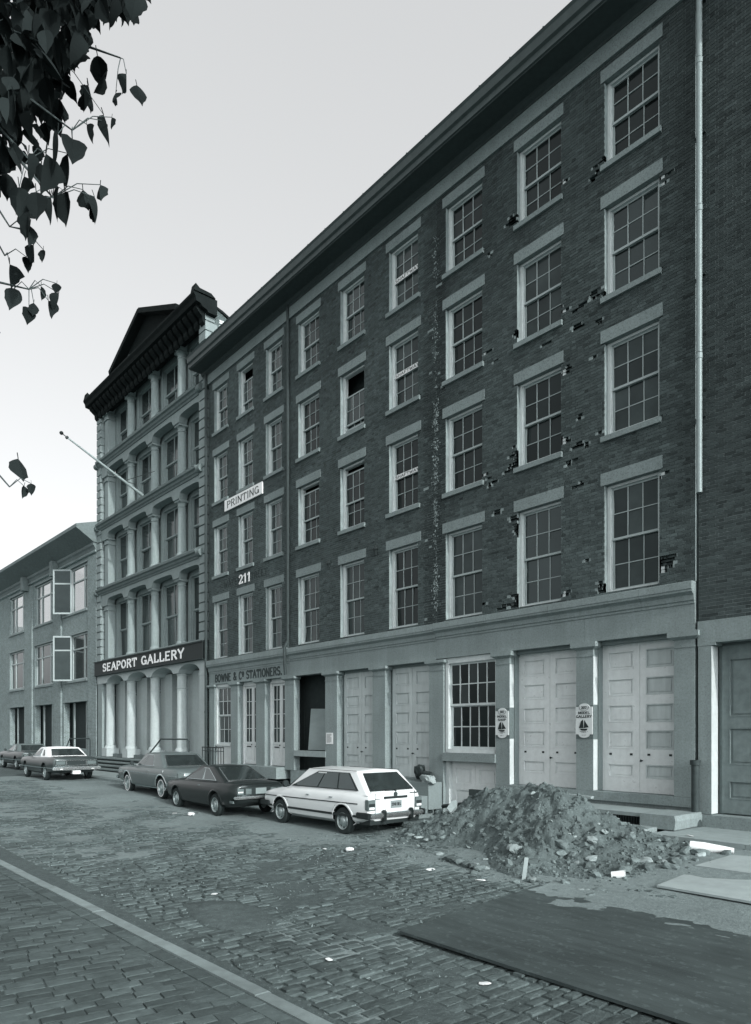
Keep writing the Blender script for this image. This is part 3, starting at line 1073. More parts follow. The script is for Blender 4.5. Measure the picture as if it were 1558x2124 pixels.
# granite steps and grating by the doors
S_ = thing('stone_steps', (-7.2, -.6, .3), 'granite block steps with an iron cellar grating in front of the pale double doors', 'steps')
mb = MB()
mb.prism([(-6.70, .44), (-6.04, .44), (-6.02, .60), (-6.04, .70), (-6.70, .70)], lambda u, v, d: (u, d, v), -1.12, -.06)
mb.build('step_block', M['granite'], S_)
bx('top_slab', M['slab'], S_, -9.1, -6.71, -1.0, -.06, .615, .685)
g_ = MB()
x = -9.1
while x < -6.72:
    g_.box(x, x + .018, -.99, -.96, .40, .613)
    x += .055
g_.box(-9.1, -6.72, -.985, -.965, .40, .425)
g_.build('grating', M['iron'], S_)
bx('void_back', M['dark'], S_, -9.1, -6.72, -.9, -.86, .3, .61)
mb = MB()
mb.prism([(-1.48, .25), (-1.48, .455), (-1.46, .475), (-1.13, .475), (-1.13, .25)], lambda u, v, d: (d, u, v), -6.36, -9.2)
mb.build('lower_step', M['granite'], S_, fix=True)

# ------------------------------------------------------------------ middle warehouse
WM = thing('brick_warehouse', (-16.6, 0, 0), 'middle brick warehouse with bare wood double doors and an open bay, behind the white wagon', 'building', 'row of granite-fronted brick warehouses')
XM = [(-19.60, -18.40), (-17.28, -16.11), (-14.99, -13.80)]
LM = [(-19.73, -18.32), (-17.39, -16.03), (-15.12, -13.68)]
holes = [(a, b, z0, z1) for a, b in XM for z0, z1 in ROWS] + [(a, b, z1, z1 + .27) for a, b in LM for z0, z1 in ROWS] + [(a, b, z0 - .145, z0) for a, b in LM for z0, z1 in ROWS[1:]]
def stainM(x, z):
    s = 1.0 - .25 * math.exp(-((x + 13.3) / .25) ** 2)
    s *= 1 + .2 * noise.noise((x * .5, z * .4, 8))
    return s
brick_wall(WM, -20.1, -13.1, 5.115, 16.43, holes, rough=[(-13.5, -13.1, 5, 15.5)], stain_tone=stainM)
for r, (z0, z1) in enumerate(ROWS):
    for c, (a, b) in enumerate(XM):
        lintel(WM, LM[c][0], LM[c][1], z1 + .003, z1 + .267)
        if r:
            sill(WM, LM[c][0] + .03, LM[c][1] - .03, z0 - .142, z0 - .002)
        dr, lf = 0, 0
        if (r, c) == (2, 1):
            dr, lf = .62, .12
        elif (r, c) in ((1, 1), (1, 0)):
            dr = .16
        elif (r, c) == (1, 0):
            lf = .15
        window(WM, a + .005, b - .005, z0 + .005, z1 - .004, drop=dr, lift=lf)
entablature(WM, -20.1, -13.1, 4.14, 4.66, 5.10, (-18.05, -15.7))
pillar(WM, -13.36, -12.835, .92, 3.98, zt=4.135, y1=.17)
pillar(WM, -15.72, -15.16, .92, 3.98, zt=4.135, y1=.24)
pillar(WM, -18.07, -17.45, .92, 3.98, zt=4.135, y1=.24)
pillar(WM, -20.42, -19.86, .92, 3.98, zt=4.135, y1=.24)
for (a, s, b) in ((-17.43, -16.54, -15.74), (-15.14, -14.28, -13.38)):
    bx('door_jamb', M['jamb'], WM, (a, a + .03, .245, .4, .95, 4.135), (b - .03, b, .245, .4, .95, 4.135), (a + .03, b - .03, .245, .4, 4.06, 4.135))
    lk = 1.745
    panel_door(WM, a + .03, s - .004, .95, 4.06, .26, PZ, M['doorwood'], locks=[(a + .2, lk), (s - .19, lk)])
    panel_door(WM, s + .004, b - .03, .95, 4.06, .26, PZ, M['doorwood'], locks=[(s + .2, lk), (b - .2, lk)], handle=(s + .06, 1.62))
bx('plinth', M['granite'], WM, (-20.1, -13.37, .02, .6, -.1, .915))
bx('door_sill_stone', M['granite'], WM, (-17.45, -15.73, -.04, .6, .76, .945), (-15.15, -13.37, -.04, .6, .76, .945))
# open bay
MB().box(-19.9, -12.85, .95, 1.0, .3, 5.1).build('unlit_backing', M['dark'], WM)  # dark sheet stands for the unlit depth of the bay
bx('bay_back_wall', M['sidebrick'], WM, -19.86, -17.45, .70, .8, .4, 4.1)
eave(WM, -20.1, -13.1)
d = MB()
d.tube([(-20.13, -.07, 5.13), (-20.13, -.07, 16.9)], .055, 10)
for z in (6.5, 8.9, 11.3, 13.7, 16.0):
    d.tube([(-20.13, -.07, z), (-20.13, -.07, z + .09)], .064, 10)
d.tube([(-20.13, -.17, 4.18), (-20.13, -.20, 4.7), (-20.13, -.20, 5.12), (-20.13, -.07, 5.35)], .055, 10)
d.build('downspout', M['rustpipe'], WM, smooth=40)
for (x, z) in ((-17.85, 7.58), (-15.55, 7.58)):
    a_ = MB()
    a_.lathe([(0, -.17), (.02, -.16), (.05, -.04), (.075, .02), (.05, .08), (.03, .12), (0, .16)], (x, -.02, z), 10)
    a_.box(x - .10, x + .10, -.045, -.005, z + .0, z + .035)
    a_.build('wall_anchor', M['iron'], WM)

o = thing('plywood_sheet', (-18.7, .3, 1.6), 'warped plywood sheets standing in the open bay above the pale timber beam', 'board')
mb = MB()
N_ = 8
for i in range(N_):
    t0, t1 = i / N_, (i + 1) / N_
    f = lambda t: (-19.42 + 1.12 * t, .28 + .12 * math.sin(t * 2.6))
    (xa, ya), (xb, yb) = f(t0), f(t1)
    mb.face([(xa, ya, 1.62), (xb, yb, 1.62), (xb - .04, yb + .15, 3.02 - .03 * t1), (xa - .04, ya + .15, 3.02 - .03 * t0)])
    mb.face([(xb, yb + .018, 1.62), (xa, ya + .018, 1.62), (xa - .04, ya + .168, 3.02 - .03 * t0), (xb - .04, yb + .168, 3.02 - .03 * t1)])
    mb.face([(xa - .04, ya + .15, 3.02 - .03 * t0), (xb - .04, yb + .15, 3.02 - .03 * t1), (xb - .04, yb + .168, 3.02 - .03 * t1), (xa - .04, ya + .168, 3.02 - .03 * t0)])
    if i == N_ - 1:
        mb.face([(xb, yb, 1.62), (xb, yb + .018, 1.62), (xb - .04, yb + .168, 3.02), (xb - .04, yb + .15, 3.02)])
mb.build('sheet', M['plywood'], o)
mb = MB()
mb.prism([(-18.22, 1.62), (-17.85, 1.62), (-17.95, 3.05), (-18.32, 3.05)], lambda u, v, d: (u, d, v), .48, .50)
mb.build('sheet', M['plywood'], o)
tag(bx('timber_beam', M['timber'], None, -19.85, -18.03, -.02, .16, 1.41, 1.60), 'pale squared timber beam laid across the open bay under the plywood', 'beam')

# ------------------------------------------------------------------ stationers (left warehouse)
WS = thing('brick_warehouse', (-23.1, 0, 0), 'brick warehouse over the stationers with glazed shop doors, beside the cast iron front', 'building', 'row of granite-fronted brick warehouses')
XS = [(-25.58, -24.50), (-23.63, -22.57), (-21.66, -20.60)]
LS = [(-25.72, -24.37), (-23.76, -22.46), (-21.79, -20.48)]
holes = [(a, b, z0, z1) for a, b in XS for z0, z1 in ROWS] + [(a, b, z1, z1 + .27) for a, b in LS for z0, z1 in ROWS] + [(a, b, z0 - .145, z0) for a, b in LS for z0, z1 in ROWS[1:]]
brick_wall(WS, -26.02, -20.1, 5.115, 16.43, holes, stain_tone=lambda x, z: 1.06 + .2 * noise.noise((x * .5, z * .4, 2)))
for r, (z0, z1) in enumerate(ROWS):
    for c, (a, b) in enumerate(XS):
        lintel(WS, LS[c][0], LS[c][1], z1 + .003, z1 + .267)
        if r:
            sill(WS, LS[c][0] + .03, LS[c][1] - .03, z0 - .142, z0 - .002)
        window(WS, a + .005, b - .005, z0 + .005, z1 - .004, gm=M['glass2'], drop=.4 if (r, c) == (3, 1) else 0)
entablature(WS, -26.02, -20.1, 4.14, 4.60, 5.12, (-22.1, -24.6))
pillar(WS, -26.01, -25.56, .5, 3.98, zt=4.135, y1=.26)
pillar(WS, -24.22, -23.69, .5, 3.98, zt=4.135, y1=.26)
pillar(WS, -22.35, -21.74, .5, 3.98, zt=4.135, y1=.26)
MB().box(-26.0, -20.4, .5, .55, .3, 5.1).build('unlit_backing', M['dark'], WS)  # dark sheet stands for the unlit shop
f = MB()
a, b = -25.55, -24.23
f.box(a, a + .09, .05, .3, 1.68, 4.13)
f.box(b - .09, b, .05, .3, 1.68, 4.13)
f.box(a + .09, b - .09, .06, .3, 4.02, 4.135)
f.box(a + .09, b - .09, .02, .3, 1.68, 1.76)
w_ = f.build('shop_window', M['paintwhite'], WS)
put_sash(w_, a + .09, .12, 2.87, b - a - .18, 1.15, 3, 2, .05, .024, M['paintwhite'], M['glass2'])
put_sash(w_, a + .09, .165, 1.76, b - a - .18, 1.14, 3, 2, .05, .024, M['paintwhite'], M['glass2'])
bx('panel_below_window', M['door'], WS, a, b, .1, .3, .5, 1.675)
for (a, b) in ((-23.68, -22.36), (-21.73, -20.43)):
    mid = (a + b) / 2
    bx('door_frame', M['door'], WS, (a, a + .06, .22, .42, 1.0, 4.135), (b - .06, b, .22, .42, 1.0, 4.135), (a + .06, b - .06, .22, .42, 3.98, 4.135))
    for (p, q) in ((a + .062, mid - .003), (mid + .003, b - .062)):
        d = MB()
        d.box(p, p + .09, .28, .33, 1.02, 3.97)
        d.box(q - .09, q, .28, .33, 1.02, 3.97)
        d.box(p + .09, q - .09, .28, .33, 1.78, 1.86)
        d.box(p + .09, q - .09, .28, .33, 3.89, 3.97)
        d.box(p + .09, q - .09, .28, .33, 1.02, 1.14)
        d.box(p + .09, q - .09, .30, .325, 1.14, 1.78)
        d.box(p + .15, q - .15, .285, .302, 1.22, 1.62)
        leaf = d.build('door', M['door'], WS)
        pw = (q - p - .18 - .022) / 2
        ph = (3.89 - 1.86 - 3 * .022) / 4
        s = MB()
        s.box(p + .09 + pw, p + .09 + pw + .022, .285, .325, 1.86, 3.89)
        for j in range(1, 4):
            z = 1.86 + j * ph + (j - 1) * .022
            s.box(p + .09, q - .09, .288, .322, z, z + .022)
        s.build('glazing_bar', M['door'], leaf)
        gm = MB()
        gm.box(-pw / 2, pw / 2, 0, .004, -ph / 2, ph / 2)
        gme = gm.mesh('pane', M['glass2'])
        for i in range(2):
            for j in range(4):
                inst('pane', gme, leaf, (p + .09 + pw / 2 + i * (pw + .022), .305, 1.86 + ph / 2 + j * (ph + .022)), (rng.gauss(0, .01), 0, rng.gauss(0, .01)))
        bx('letter_slot', M['iron'], leaf, p + .14, q - .14, .276, .282, 1.66, 1.70)
        MB().lathe([(0, -.03), (.025, -.02), (.025, .0)], (q - .05, .26, 1.75), 8, 'y').build('handle', M['iron'], leaf)
bx('door_sill_stone', M['granite'], WS, (-24.22, -20.43, -.35, .6, .6, 1.0))
bx('plinth', M['granite'], WS, (-26.01, -24.23, .02, .6, -.1, .5))
letters('BOWNE & Co STATIONERS.', -25.50, -20.60, 4.21, 4.55, -.001, w=.23, serif=.0, thick=.004, gap=.13).build('lettering', M['textgrey'], WS)
MB_ = letters('211', -23.58, -22.74, 7.86, 8.22, -.004, w=.2, serif=.13, thick=.012, gap=.16)
MB_.build('house_number', M['signwhite'], WS)
M['faint'] = mat('faded_wall_lettering', .028, .9, .3, 8)
letters('WATER   STREET', -24.75, -21.55, 7.90, 8.16, -.003, w=.15, serif=.08, thick=.002, gap=.16).build('faded_lettering', M['faint'], WS)
eave(WS, -26.45, -20.1)
d = MB()
d.tube([(-26.12, -.09, .4), (-26.12, -.09, 16.9)], .06, 10)
for z in (3.0, 6.0, 9.0, 12.0, 15.0):
    d.tube([(-26.12, -.09, z), (-26.12, -.09, z + .09)], .07, 10)
d.build('downspout', M['rustpipe'], WS, smooth=40)
# iron railing by the stationers' window
r_ = thing('iron_railing', (-25.1, -.3, .3), 'black iron area railing under the stationers shop window', 'railing')
m_ = MB()
m_.bar((-26.0, -.32, 1.62), (-24.2, -.32, 1.62), .04)
m_.bar((-26.0, -.32, 1.48), (-24.2, -.32, 1.48), .025)
m_.bar((-26.0, -.32, .40), (-24.2, -.32, .40), .025)
m_.build('rail', M['iron'], r_)
bm_ = MB()
bm_.bar((0, 0, -.65), (0, 0, .60), .024)
bme = bm_.mesh('baluster', M['iron'])
for i in range(9):
    inst('baluster', bme, r_, (-25.98 + i * .2215, -.32, 1.0))

# ------------------------------------------------------------------ signs
s = thing('hanging_sign', (-23.2, -.06, 10.87), 'long white board reading PRINTING on the brick front of the stationers', 'sign')
bx('board', M['signwhite'], s, -24.60, -21.81, -.07, -.02, 10.875, 11.305)
letters('PRINTING', -24.38, -22.02, 10.95, 11.23, -.072, w=.17, serif=.10, thick=.004, gap=.14, thin=.45).build('lettering', M['signtext'], s)
for r, lab in ((3, 'topmost'), (2, 'middle'), (1, 'lowest')):
    z0, z1 = ROWS[r]
    zc = (z0 + z1) / 2 + (-.03 if r < 3 else -.05)
    s = thing('window_sign', (-14.4, .1, zc), 'white strip lettered SHAFTWAY across a sash window, %s of the three in its column' % lab, 'sign', 'shaftway warning strips')
    bx('strip', M['signwhite'], s, -14.93, -13.86, .155, .168, zc - .0, zc + .13)
    letters('SHAFTWAY', -14.88, -13.91, zc + .018, zc + .112, .154, w=.17, thick=.003, gap=.16).build('lettering', M['signtext'], s)

def shop_sign(x0, x1, z0, z1, l1, l2, label):
    s = thing('shop_sign', ((x0 + x1) / 2, -.02, z0), label, 'sign', 'shaped shop signs on the granite pillars')
    c = (x0 + x1) / 2
    w = (x1 - x0) / 2
    P = [(x0, z0 + .075), (x0 + .07, z0 + .075)] + [(c + (w - .07) * math.cos(R(t)), z0 + .075 + .075 * math.sin(R(t))) for t in range(190, 351, 16)] + [(x1 - .07, z0 + .075), (x1, z0 + .075), (x1, z1 - .075), (x1 - .06, z1 - .075)]
    P += [(c + (w - .07) * math.cos(R(t)), z1 - .09 + .09 * math.sin(R(t))) for t in range(10, 171, 16)] + [(x0 + .06, z1 - .075), (x0, z1 - .075)]
    mb = MB()
    mb.prism(P, lambda u, v, d: (u, d, v), -.026, -.006)
    mb.build('board', M['signpale'], s, fix=True)
    k = MB()
    for a0, a1 in ((200, 340),):
        pts = arc(c, z1 - .085, .115, .075, 160, 380, 14)
        for p, q in zip(pts, pts[1:]):
            k.bar((p[0], -.028, p[1]), (q[0], -.028, q[1]), .004, .012, up=(0, 1, 0))
    k.build('ring', M['signtext'], s)
    letters('207', c - .065, c + .065, z1 - .125, z1 - .06, -.027, w=.2, serif=.06, thick=.003).build('numerals', M['signtext'], s)
    letters(l1, c - .14, c + .14, z1 - .235, z1 - .175, -.027, w=.22, serif=.08, thick=.003, gap=.14).build('lettering', M['signtext'], s)
    letters(l2, c - (.19 if len(l2) > 5 else .12), c + (.19 if len(l2) > 5 else .12), z1 - .315, z1 - .255, -.027, w=.22, serif=.08, thick=.003, gap=.14).build('lettering', M['signtext'], s)
    h = MB()
    zb = z0 + .20
    for k_, poly in enumerate(([(c - .11, zb), (c + .09, zb), (c + .075, zb - .035), (c + .03, zb - .045), (c - .06, zb - .04)],
                 [(c - .125, zb + .012), (c - .075, zb + .16), (c - .02, zb + .20), (c - .012, zb + .012)],
                 [(c - .004, zb + .012), (c + .012, zb + .19), (c + .05, zb + .13), (c + .12, zb + .03)])):
        h.prism(poly, lambda u, v, d: (u, d, v), -.0300 - .0002 * k_, -.027)
    h.build('ship_emblem', M['signtext'], s)
    u = MB()
    for zz, hw in ((z0 + .135, .10), (z0 + .115, .06), (z0 + .055, .05)):
        for i in range(9):
            if rng.random() < .75:
                xx = c - hw + i * hw / 4.5
                u.box(xx, xx + hw / 7, -.029, -.027, zz, zz + .011)
    u.build('small_print', M['signtext'], s)
M['signpale'] = mat('pale_sign_paint', .56, .6, .05)
shop_sign(-11.05, -10.65, 2.07, 2.80, 'MODEL', 'SHOP', 'pale shaped sign reading MODEL SHOP with a ship, on the pillar beside the shop window')
shop_sign(-8.795, -8.385, 2.09, 2.84, 'MODEL', 'GALLERY', 'pale shaped sign reading MODEL GALLERY with a ship, on the pillar between the double doors')
s = thing('paper_notice', (-17.85, 0, 1.84), 'white printed paper notice stuck on the granite pillar beside the open bay', 'notice')
bx('sheet', M['paper'], s, -18.01, -17.65, -.012, -.003, 1.84, 2.20)
u = MB()
for i in range(11):
    zz = 2.15 - i * .026
    u.box(-17.97, -17.97 + rng.uniform(.18, .27), -.0135, -.0122, zz, zz + .009)
u.build('print_lines', M['textgrey'], s)

# ------------------------------------------------------------------ cast iron gallery building (turned a little to the street)
GA = thing('gallery_building', (-26.3, 0, 0), 'pale cast iron fronted building with columned storeys and a heavy dark pedimented cornice', 'building', rot=R(1.33), local=True)
XL, XR = -12.06, 0.0
COL = [-11.02, -8.30, -5.53, -2.77]
PIER = (-.56, 0.0)
def arch_band(zs, zc, zt, xs, y0, y1, k, name, m, flat):
    """spandrel wall between zs and zt with openings (a,b) arched from springing zs to crown zc"""
    mb = MB()
    x = xs[0][2]
    for (a, b, _, nx_) in xs:
        cxm = (a + b) / 2
        hw = (b - a) / 2
        pts = []
        n = 16
        for i in range(n + 1):
            u = -1 + 2 * i / n
            zz = zs + (zc - zs) * (max(0, 1 - abs(u) ** k)) ** (1 / (2.6 if flat else 1.6))
            pts.append((cxm + u * hw, zz))
        mb.box(x, a, y0, y1, zs, zt)
        for p, q in zip(pts, pts[1:]):
            mb.face([(p[0], y0, p[1]), (q[0], y0, q[1]), (q[0], y0, zt), (p[0], y0, zt)])
            mb.face([(p[0], y1, p[1]), (q[0], y1, q[1]), (q[0], y0, q[1]), (p[0], y0, p[1])])
        x = b
    mb.box(x, xs[-1][3], y0, y1, zs, zt)
    return mb.build(name, m, GA)
bays = []
edges = [-12.06 + .62, -11.02, -8.30, -5.53, -2.77, -.42]
cs = [(-11.02 + .26, -8.30 - .26), (-8.30 + .26, -5.53 - .26), (-5.53 + .26, -2.77 - .26), (-2.77 + .26, -.56)]
bays = [(a, b, XL + .55, XR) for a, b in cs]
FL = [(5.96, 9.86), (9.86, 13.35), (13.35, 16.70), (16.70, 19.95)]
# ground arcade
gb = [(a - .02, b + .02, XL, XR) for a, b in cs]
gbx = [(gb[0][0], gb[0][1], XL, XR)] + gb[1:]
arch_band(4.82, 5.16, 5.28, gbx, 0, .9, 2, 'arcade_band', M['castwhite'], False)
def column(x, z0, z1, r0, r1, ring=None, cap=.32, base=.12, y=.32, name='column'):
    mb = MB()
    prof = [(r0 * 1.30, z0), (r0 * 1.30, z0 + .03), (r0 * 1.12, z0 + base), (r0, z0 + base + .03)]
    if ring:
        prof += [(r1 * 1.01, ring - .04), (r1 * 1.12, ring - .03), (r1 * 1.12, ring + .01), (r1 * 1.0, ring + .02)]
        prof += [(r1, z1 - .10), (r1 * 1.1, z1 - .08), (r1 * 1.1, z1)]
    else:
        prof += [(r1, z1 - cap), (r1 * 1.14, z1 - cap + .02), (r1 * 1.14, z1 - cap + .06), (r1 * 1.02, z1 - cap + .09), (r1 * 1.05, z1 - .15), (r1 * 1.35, z1 - .09)]
    mb.lathe(prof, (x, y, 0), 22)
    if not ring:
        q = r1 * 1.38
        mb.box(x - q, x + q, y - q, y + q, z1 - .09, z1)
    o = mb.build(name, M['castwhite' if ring else 'cast'], GA, smooth=35)
    return o
for x in COL:
    column(x, 1.38, 4.82, .245, .215, ring=4.2)
    bx('pedestal', M['castwhite'], GA, x - .33, x + .33, -.02, .66, .95, 1.375)
bx('pier', M['castwhite'], GA, (PIER[0], PIER[1], 0, .7, .36, 4.815), (PIER[0] - .04, PIER[1], -.02, .7, 4.6, 4.7))
bx('pier', M['cast'], GA, (XL, XL + .62, .02, .7, .36, 4.815))
# recessed entrances
for i, (a, b) in enumerate(cs):
    bx('entrance_wall', M['castwhite'], GA, (a - .50, a + .72, .70, 1.3, 1.1, 4.95))
    a, b = a + .72, b - .02
    f = MB()
    y = 1.0
    f.box(a, a + .14, y, y + .12, 1.1, 5.1)
    f.box(b - .14, b, y, y + .12, 1.1, 5.1)
    f.box(a + .14, b - .14, y, y + .12, 3.95, 4.15)
    f.box(a + .14, b - .14, y, y + .12, 4.85, 5.15)
    mid = (a + b) / 2
    fr = f.build('door_frame', M['cast'], GA)
    for (p, q) in ((a + .14, mid - .02), (mid + .02, b - .14)):
        d = MB()
        d.box(p, p + .16, y + .02, y + .09, 1.1, 3.95)
        d.box(q - .16, q, y + .02, y + .09, 1.1, 3.95)
        d.box(p + .16, q - .16, y + .02, y + .09, 1.75, 1.95)
        d.box(p + .16, q - .16, y + .02, y + .09, 3.80, 3.95)
        d.box(p + .16, q - .16, y + .04, y + .08, 1.1, 1.75)
        d.box(p + .25, q - .25, y + .02, y + .05, 1.25, 1.6)
        leaf = d.build('door', M['cast'], GA)
        bx('pane', M['glass2'], leaf, p + .16, q - .16, y + .05, y + .06, 1.95, 3.80)
        bx('transom_pane', M['glass2'], fr, p, q, y + .05, y + .06, 4.15, 4.85)
bx('floor_slab', M['castdark'], GA, XL, XR, .3, 1.8, .9, 1.1)
MB().box(XL + .1, XR - .1, 1.5, 1.55, .3, 19.6).build('unlit_backing', M['dark'], GA)  # dark sheet stands for the unlit floors
# steps
for k, (z, y) in enumerate(((.92, -.42), (.77, -.75), (.62, -1.08), (.48, -1.41))):
    bx('step', M['castdark'], GA, XL + .2, XR - .9, y, y + .5, z - .06, z)
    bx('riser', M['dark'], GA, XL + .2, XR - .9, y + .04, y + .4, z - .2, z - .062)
# upper storeys
for fi, (z0, z1) in enumerate(FL):
    zc = z1 - .56
    zs = zc - .30
    arch_band(zs, zc, z1 - (.34 if fi < 3 else .05), bays, .02, .42, 5, 'spandrel', M['cast'], True)
    for x in COL[1:]:
        column(x, z0 + .16, zs, .205, .18)
    bx('end_pilaster', M['cast'], GA, (-11.02 - .22, -11.02 + .22, .10, .5, z0 + .16, zs - .32), (-11.02 - .27, -11.02 + .27, .04, .5, zs - .32, zs - .26), (-11.02 - .24, -11.02 + .24, .07, .5, zs - .26, zs - .08), (-11.02 - .32, -11.02 + .32, .0, .5, zs - .08, zs - .002))
    bx('sill_course', M['cast'], GA, XL + .55, XR - .56, .03, .6, z0 + .0, z0 + .155)
    # window walls behind the columns
    for (a, b) in cs:
        y = .52
        a2, b2 = a - .05, b + .05
        ww = MB()
        ww.box(a2 - .05, a2 + .22, y, y + .3, z0 + .16, zc + .1)
        ww.box(b2 - .22, b2 + .05, y, y + .3, z0 + .16, zc + .1)
        ww.box(a2 + .22, b2 - .22, y, y + .3, zc - .22, zc + .1)
        ww.box(a2 + .22, a2 + .28, y + .06, y + .3, z0 + .16, zc - .22)
        ww.box(b2 - .28, b2 - .22, y + .06, y + .3, z0 + .16, zc - .22)
        fr = ww.build('window', M['cast'], GA)
        lo, hi = z0 + .16, zc - .22
        hh = (hi - lo) / 2 + .02
        put_sash(fr, a2 + .28, y + .10, hi - hh, b2 - a2 - .56, hh, 2, 1, .07, .07, M['cast'], M['glass2'], d=.05)
        put_sash(fr, a2 + .28, y + .155, lo, b2 - a2 - .56, hh, 2, 1, .07, .07, M['cast'], M['glass2'], d=.05)
    if fi < 3:
        mb = MB()
        mb.prism([(.1, z1 - .34), (-.02, z1 - .34), (-.05, z1 - .27), (-.10, z1 - .24), (-.14, z1 - .16), (-.22, z1 - .12), (-.24, z1 - .02), (-.20, z1), (.1, z1)], lambda u, v, d: (d, u, v), XR - .54, XL + .30)
        mb.build('storey_cornice', M['castdark'], GA, fix=True)
        for x in (XR - .54, XL):
            e = MB()
            e.lathe([(0, 0), (.16, .0), (.16, .30), (0, .30)], (x, -.06, z1 - .17), 14, 'x')
            e.build('cornice_end', M['castdark'], GA, smooth=40)
# quoins: each stone its own part, with rounded recessed joints
for side, (xa, xb) in (('r', (-.54, 0.0)), ('l', (XL, XL + .55))):
    zz = 6.0
    k = 0
    bx('corner_wall', M['castdark'], GA, xa + .02, xb - .012, .03, .6, 5.96, 19.95)
    while zz < 19.7:
        h = .40
        mb = MB()
        ex = .0 if side == 'r' and k % 2 else 0
        mb.box(xa + .005, xb + (.012 if side == 'r' else 0), -.035, .40 if k % 2 else .52, zz + .03, zz + h - .03)
        o = mb.build('quoin', M['cast'], GA)
        zz += h
        k += 1
# sign board
G_ = MB()
sg = thing('signboard', (-32.3, -.2, 5.3), 'long black signboard lettered SEAPORT GALLERY above the white columns', 'sign', rot=R(1.33), local=True)
sg.location = (-26.3, 0, 0)
bx('board', M['signdark'], sg, XL + .02, XR + .02, -.16, .0, 5.27, 5.945)
bx('moulding', M['textgrey'], sg, (XL - .01, XR + .04, -.20, -.0, 5.945, 6.0), (XL - .01, XR + .04, -.20, -.0, 5.235, 5.27))
letters('SEAPORT', XL + 1.22, XL + 5.52, 5.39, 5.84, -.162, w=.25, serif=.12, thick=.012, gap=.16).build('lettering', M['signwhite'], sg)
letters('GALLERY', XL + 6.08, XL + 10.42, 5.39, 5.84, -.162, w=.25, serif=.12, thick=.012, gap=.16).build('lettering', M['signwhite'], sg)
# top cornice with brackets and pediment
mb = MB()
cp = [(.4, 19.42), (-.02, 19.42), (-.06, 19.50), (-.30, 19.58), (-.34, 19.66), (-.55, 19.70), (-.58, 19.86), (-.66, 19.98), (-.66, 20.06), (.4, 20.06)]
mb.prism(cp, lambda u, v, d: (d, u, v), XR + .22, XL - .25)
mb.build('top_cornice', M['sheetdark'], GA, fix=True)
for i in range(26):
    x = XL + .15 + i * (XR - XL - .3) / 25
    b_ = MB()
    b_.prism([(.02, 19.05), (-.06, 19.02), (-.14, 19.12), (-.16, 19.30), (-.34, 19.44), (-.44, 19.56), (-.44, 19.66), (.02, 19.66)], lambda u, v, d: (d, u, v), x + .15, x - .15)
    b_.build('bracket', M['sheetdark'], GA, fix=True)
bx('cornice_frieze', M['sheetdark'], GA, XL, XR, .015, .3, 19.20, 19.6)
mb = MB()
px0, px1, pxm, pz0, pz1 = -8.45, -1.55, -5.15, 20.06, 21.55
mb.prism([(px0, pz0), (px1, pz0), (pxm, pz1)], lambda u, v, d: (u, d, v), -.30, .3)
mb.build('pediment', M['sheetdark'], GA)
for (a, b) in (((px0 - .2, pz0), (pxm, pz1 + .06)), ((pxm, pz1 + .06), (px1 + .2, pz0))):
    q = MB()
    q.bar((a[0], -.30, a[1] + .05), (b[0], -.30, b[1] + .05), .8, .22, up=(0, 0, 1))
    q.build('raking_cornice', M['sheetdark'], GA)
for (x, w) in ((XL - .15, .35), (XR - .02, .30)):
    q = MB()
    q.prism([(-.66, 20.06), (-.60, 20.35), (-.42, 20.22), (.1, 20.20), (.3, 20.06)], lambda u, v, d: (d, u, v), x + w, x - .05)
    q.build('acroterion', M['sheetdark'], GA, fix=True)
q = MB()
pts = arc(-6.9, 20.15, .35, .25, 100, 20, 6)
q.tube([(p[0], -.36, p[1]) for p in pts], .05, 6)
q.build('broken_scroll', M['cast'], GA)
# side wall with slanting parapet and a whitewashed patch
mb = MB()
mb.prism([(.05, .2), (12, .2), (12, 16.0), (8, 16.6), (1.6, 19.35), (.75, 19.72), (.05, 20.0)], lambda u, v, d: (d, u, v), .0, -.3)
sw2 = mb.build('side_wall', M['sidebrick'], GA, fix=True)
q = MB()
for (ya, za, yb, zb) in ((-.1, 20.02, .75, 19.80), (.75, 19.80, 1.6, 19.43), (1.6, 19.43, 8, 16.7)):
    q.bar((-.15, ya, za), (-.15, yb, zb), .42, .10, up=(0, 0, 1))
q.build('coping', M['sheetdark'], GA)
q = MB()
k = 0
z = 17.2
while z < 19.4:
    y = .62 + (.1 if k % 2 else 0) - .1
    y0_ = .62
    while y < 2.6:
        ya, yb = max(y, y0_), min(y + .20, 2.6)
        lim = 19.35 - max(0, (yb - 1.6)) * .43 - .12 if yb > 1.6 else 19.45
        if z + .06 < lim and yb - ya > .04 and rng.random() < .93:
            q.cur = rng.gauss(1, .15)
            q.box(.0, .012, ya, yb, z + .006, z + .072)
        y += .212
    z += .078
    k += 1
q.build('whitewashed_bricks', M['whitewash'], GA, kind='stuff', attr=True)
r = MB()
r.face([(XL, .3, 19.9), (XR - .3, .3, 19.9), (XR - .3, 12, 16.0), (XL, 12, 16.0)])
r.build('roof', M['roof'], GA)
bx('rear_wall', M['sidebrick'], GA, XL + .05, XR - .35, 11.7, 11.9, .2, 16)
bx('far_side_wall', M['sidebrick'], GA, XL + .01, XL + .3, .1, 11.9, .2, 16.2)
bx('door_notice', M['paper'], GA, -.98, -.72, 1.285, 1.295, 2.42, 2.72)

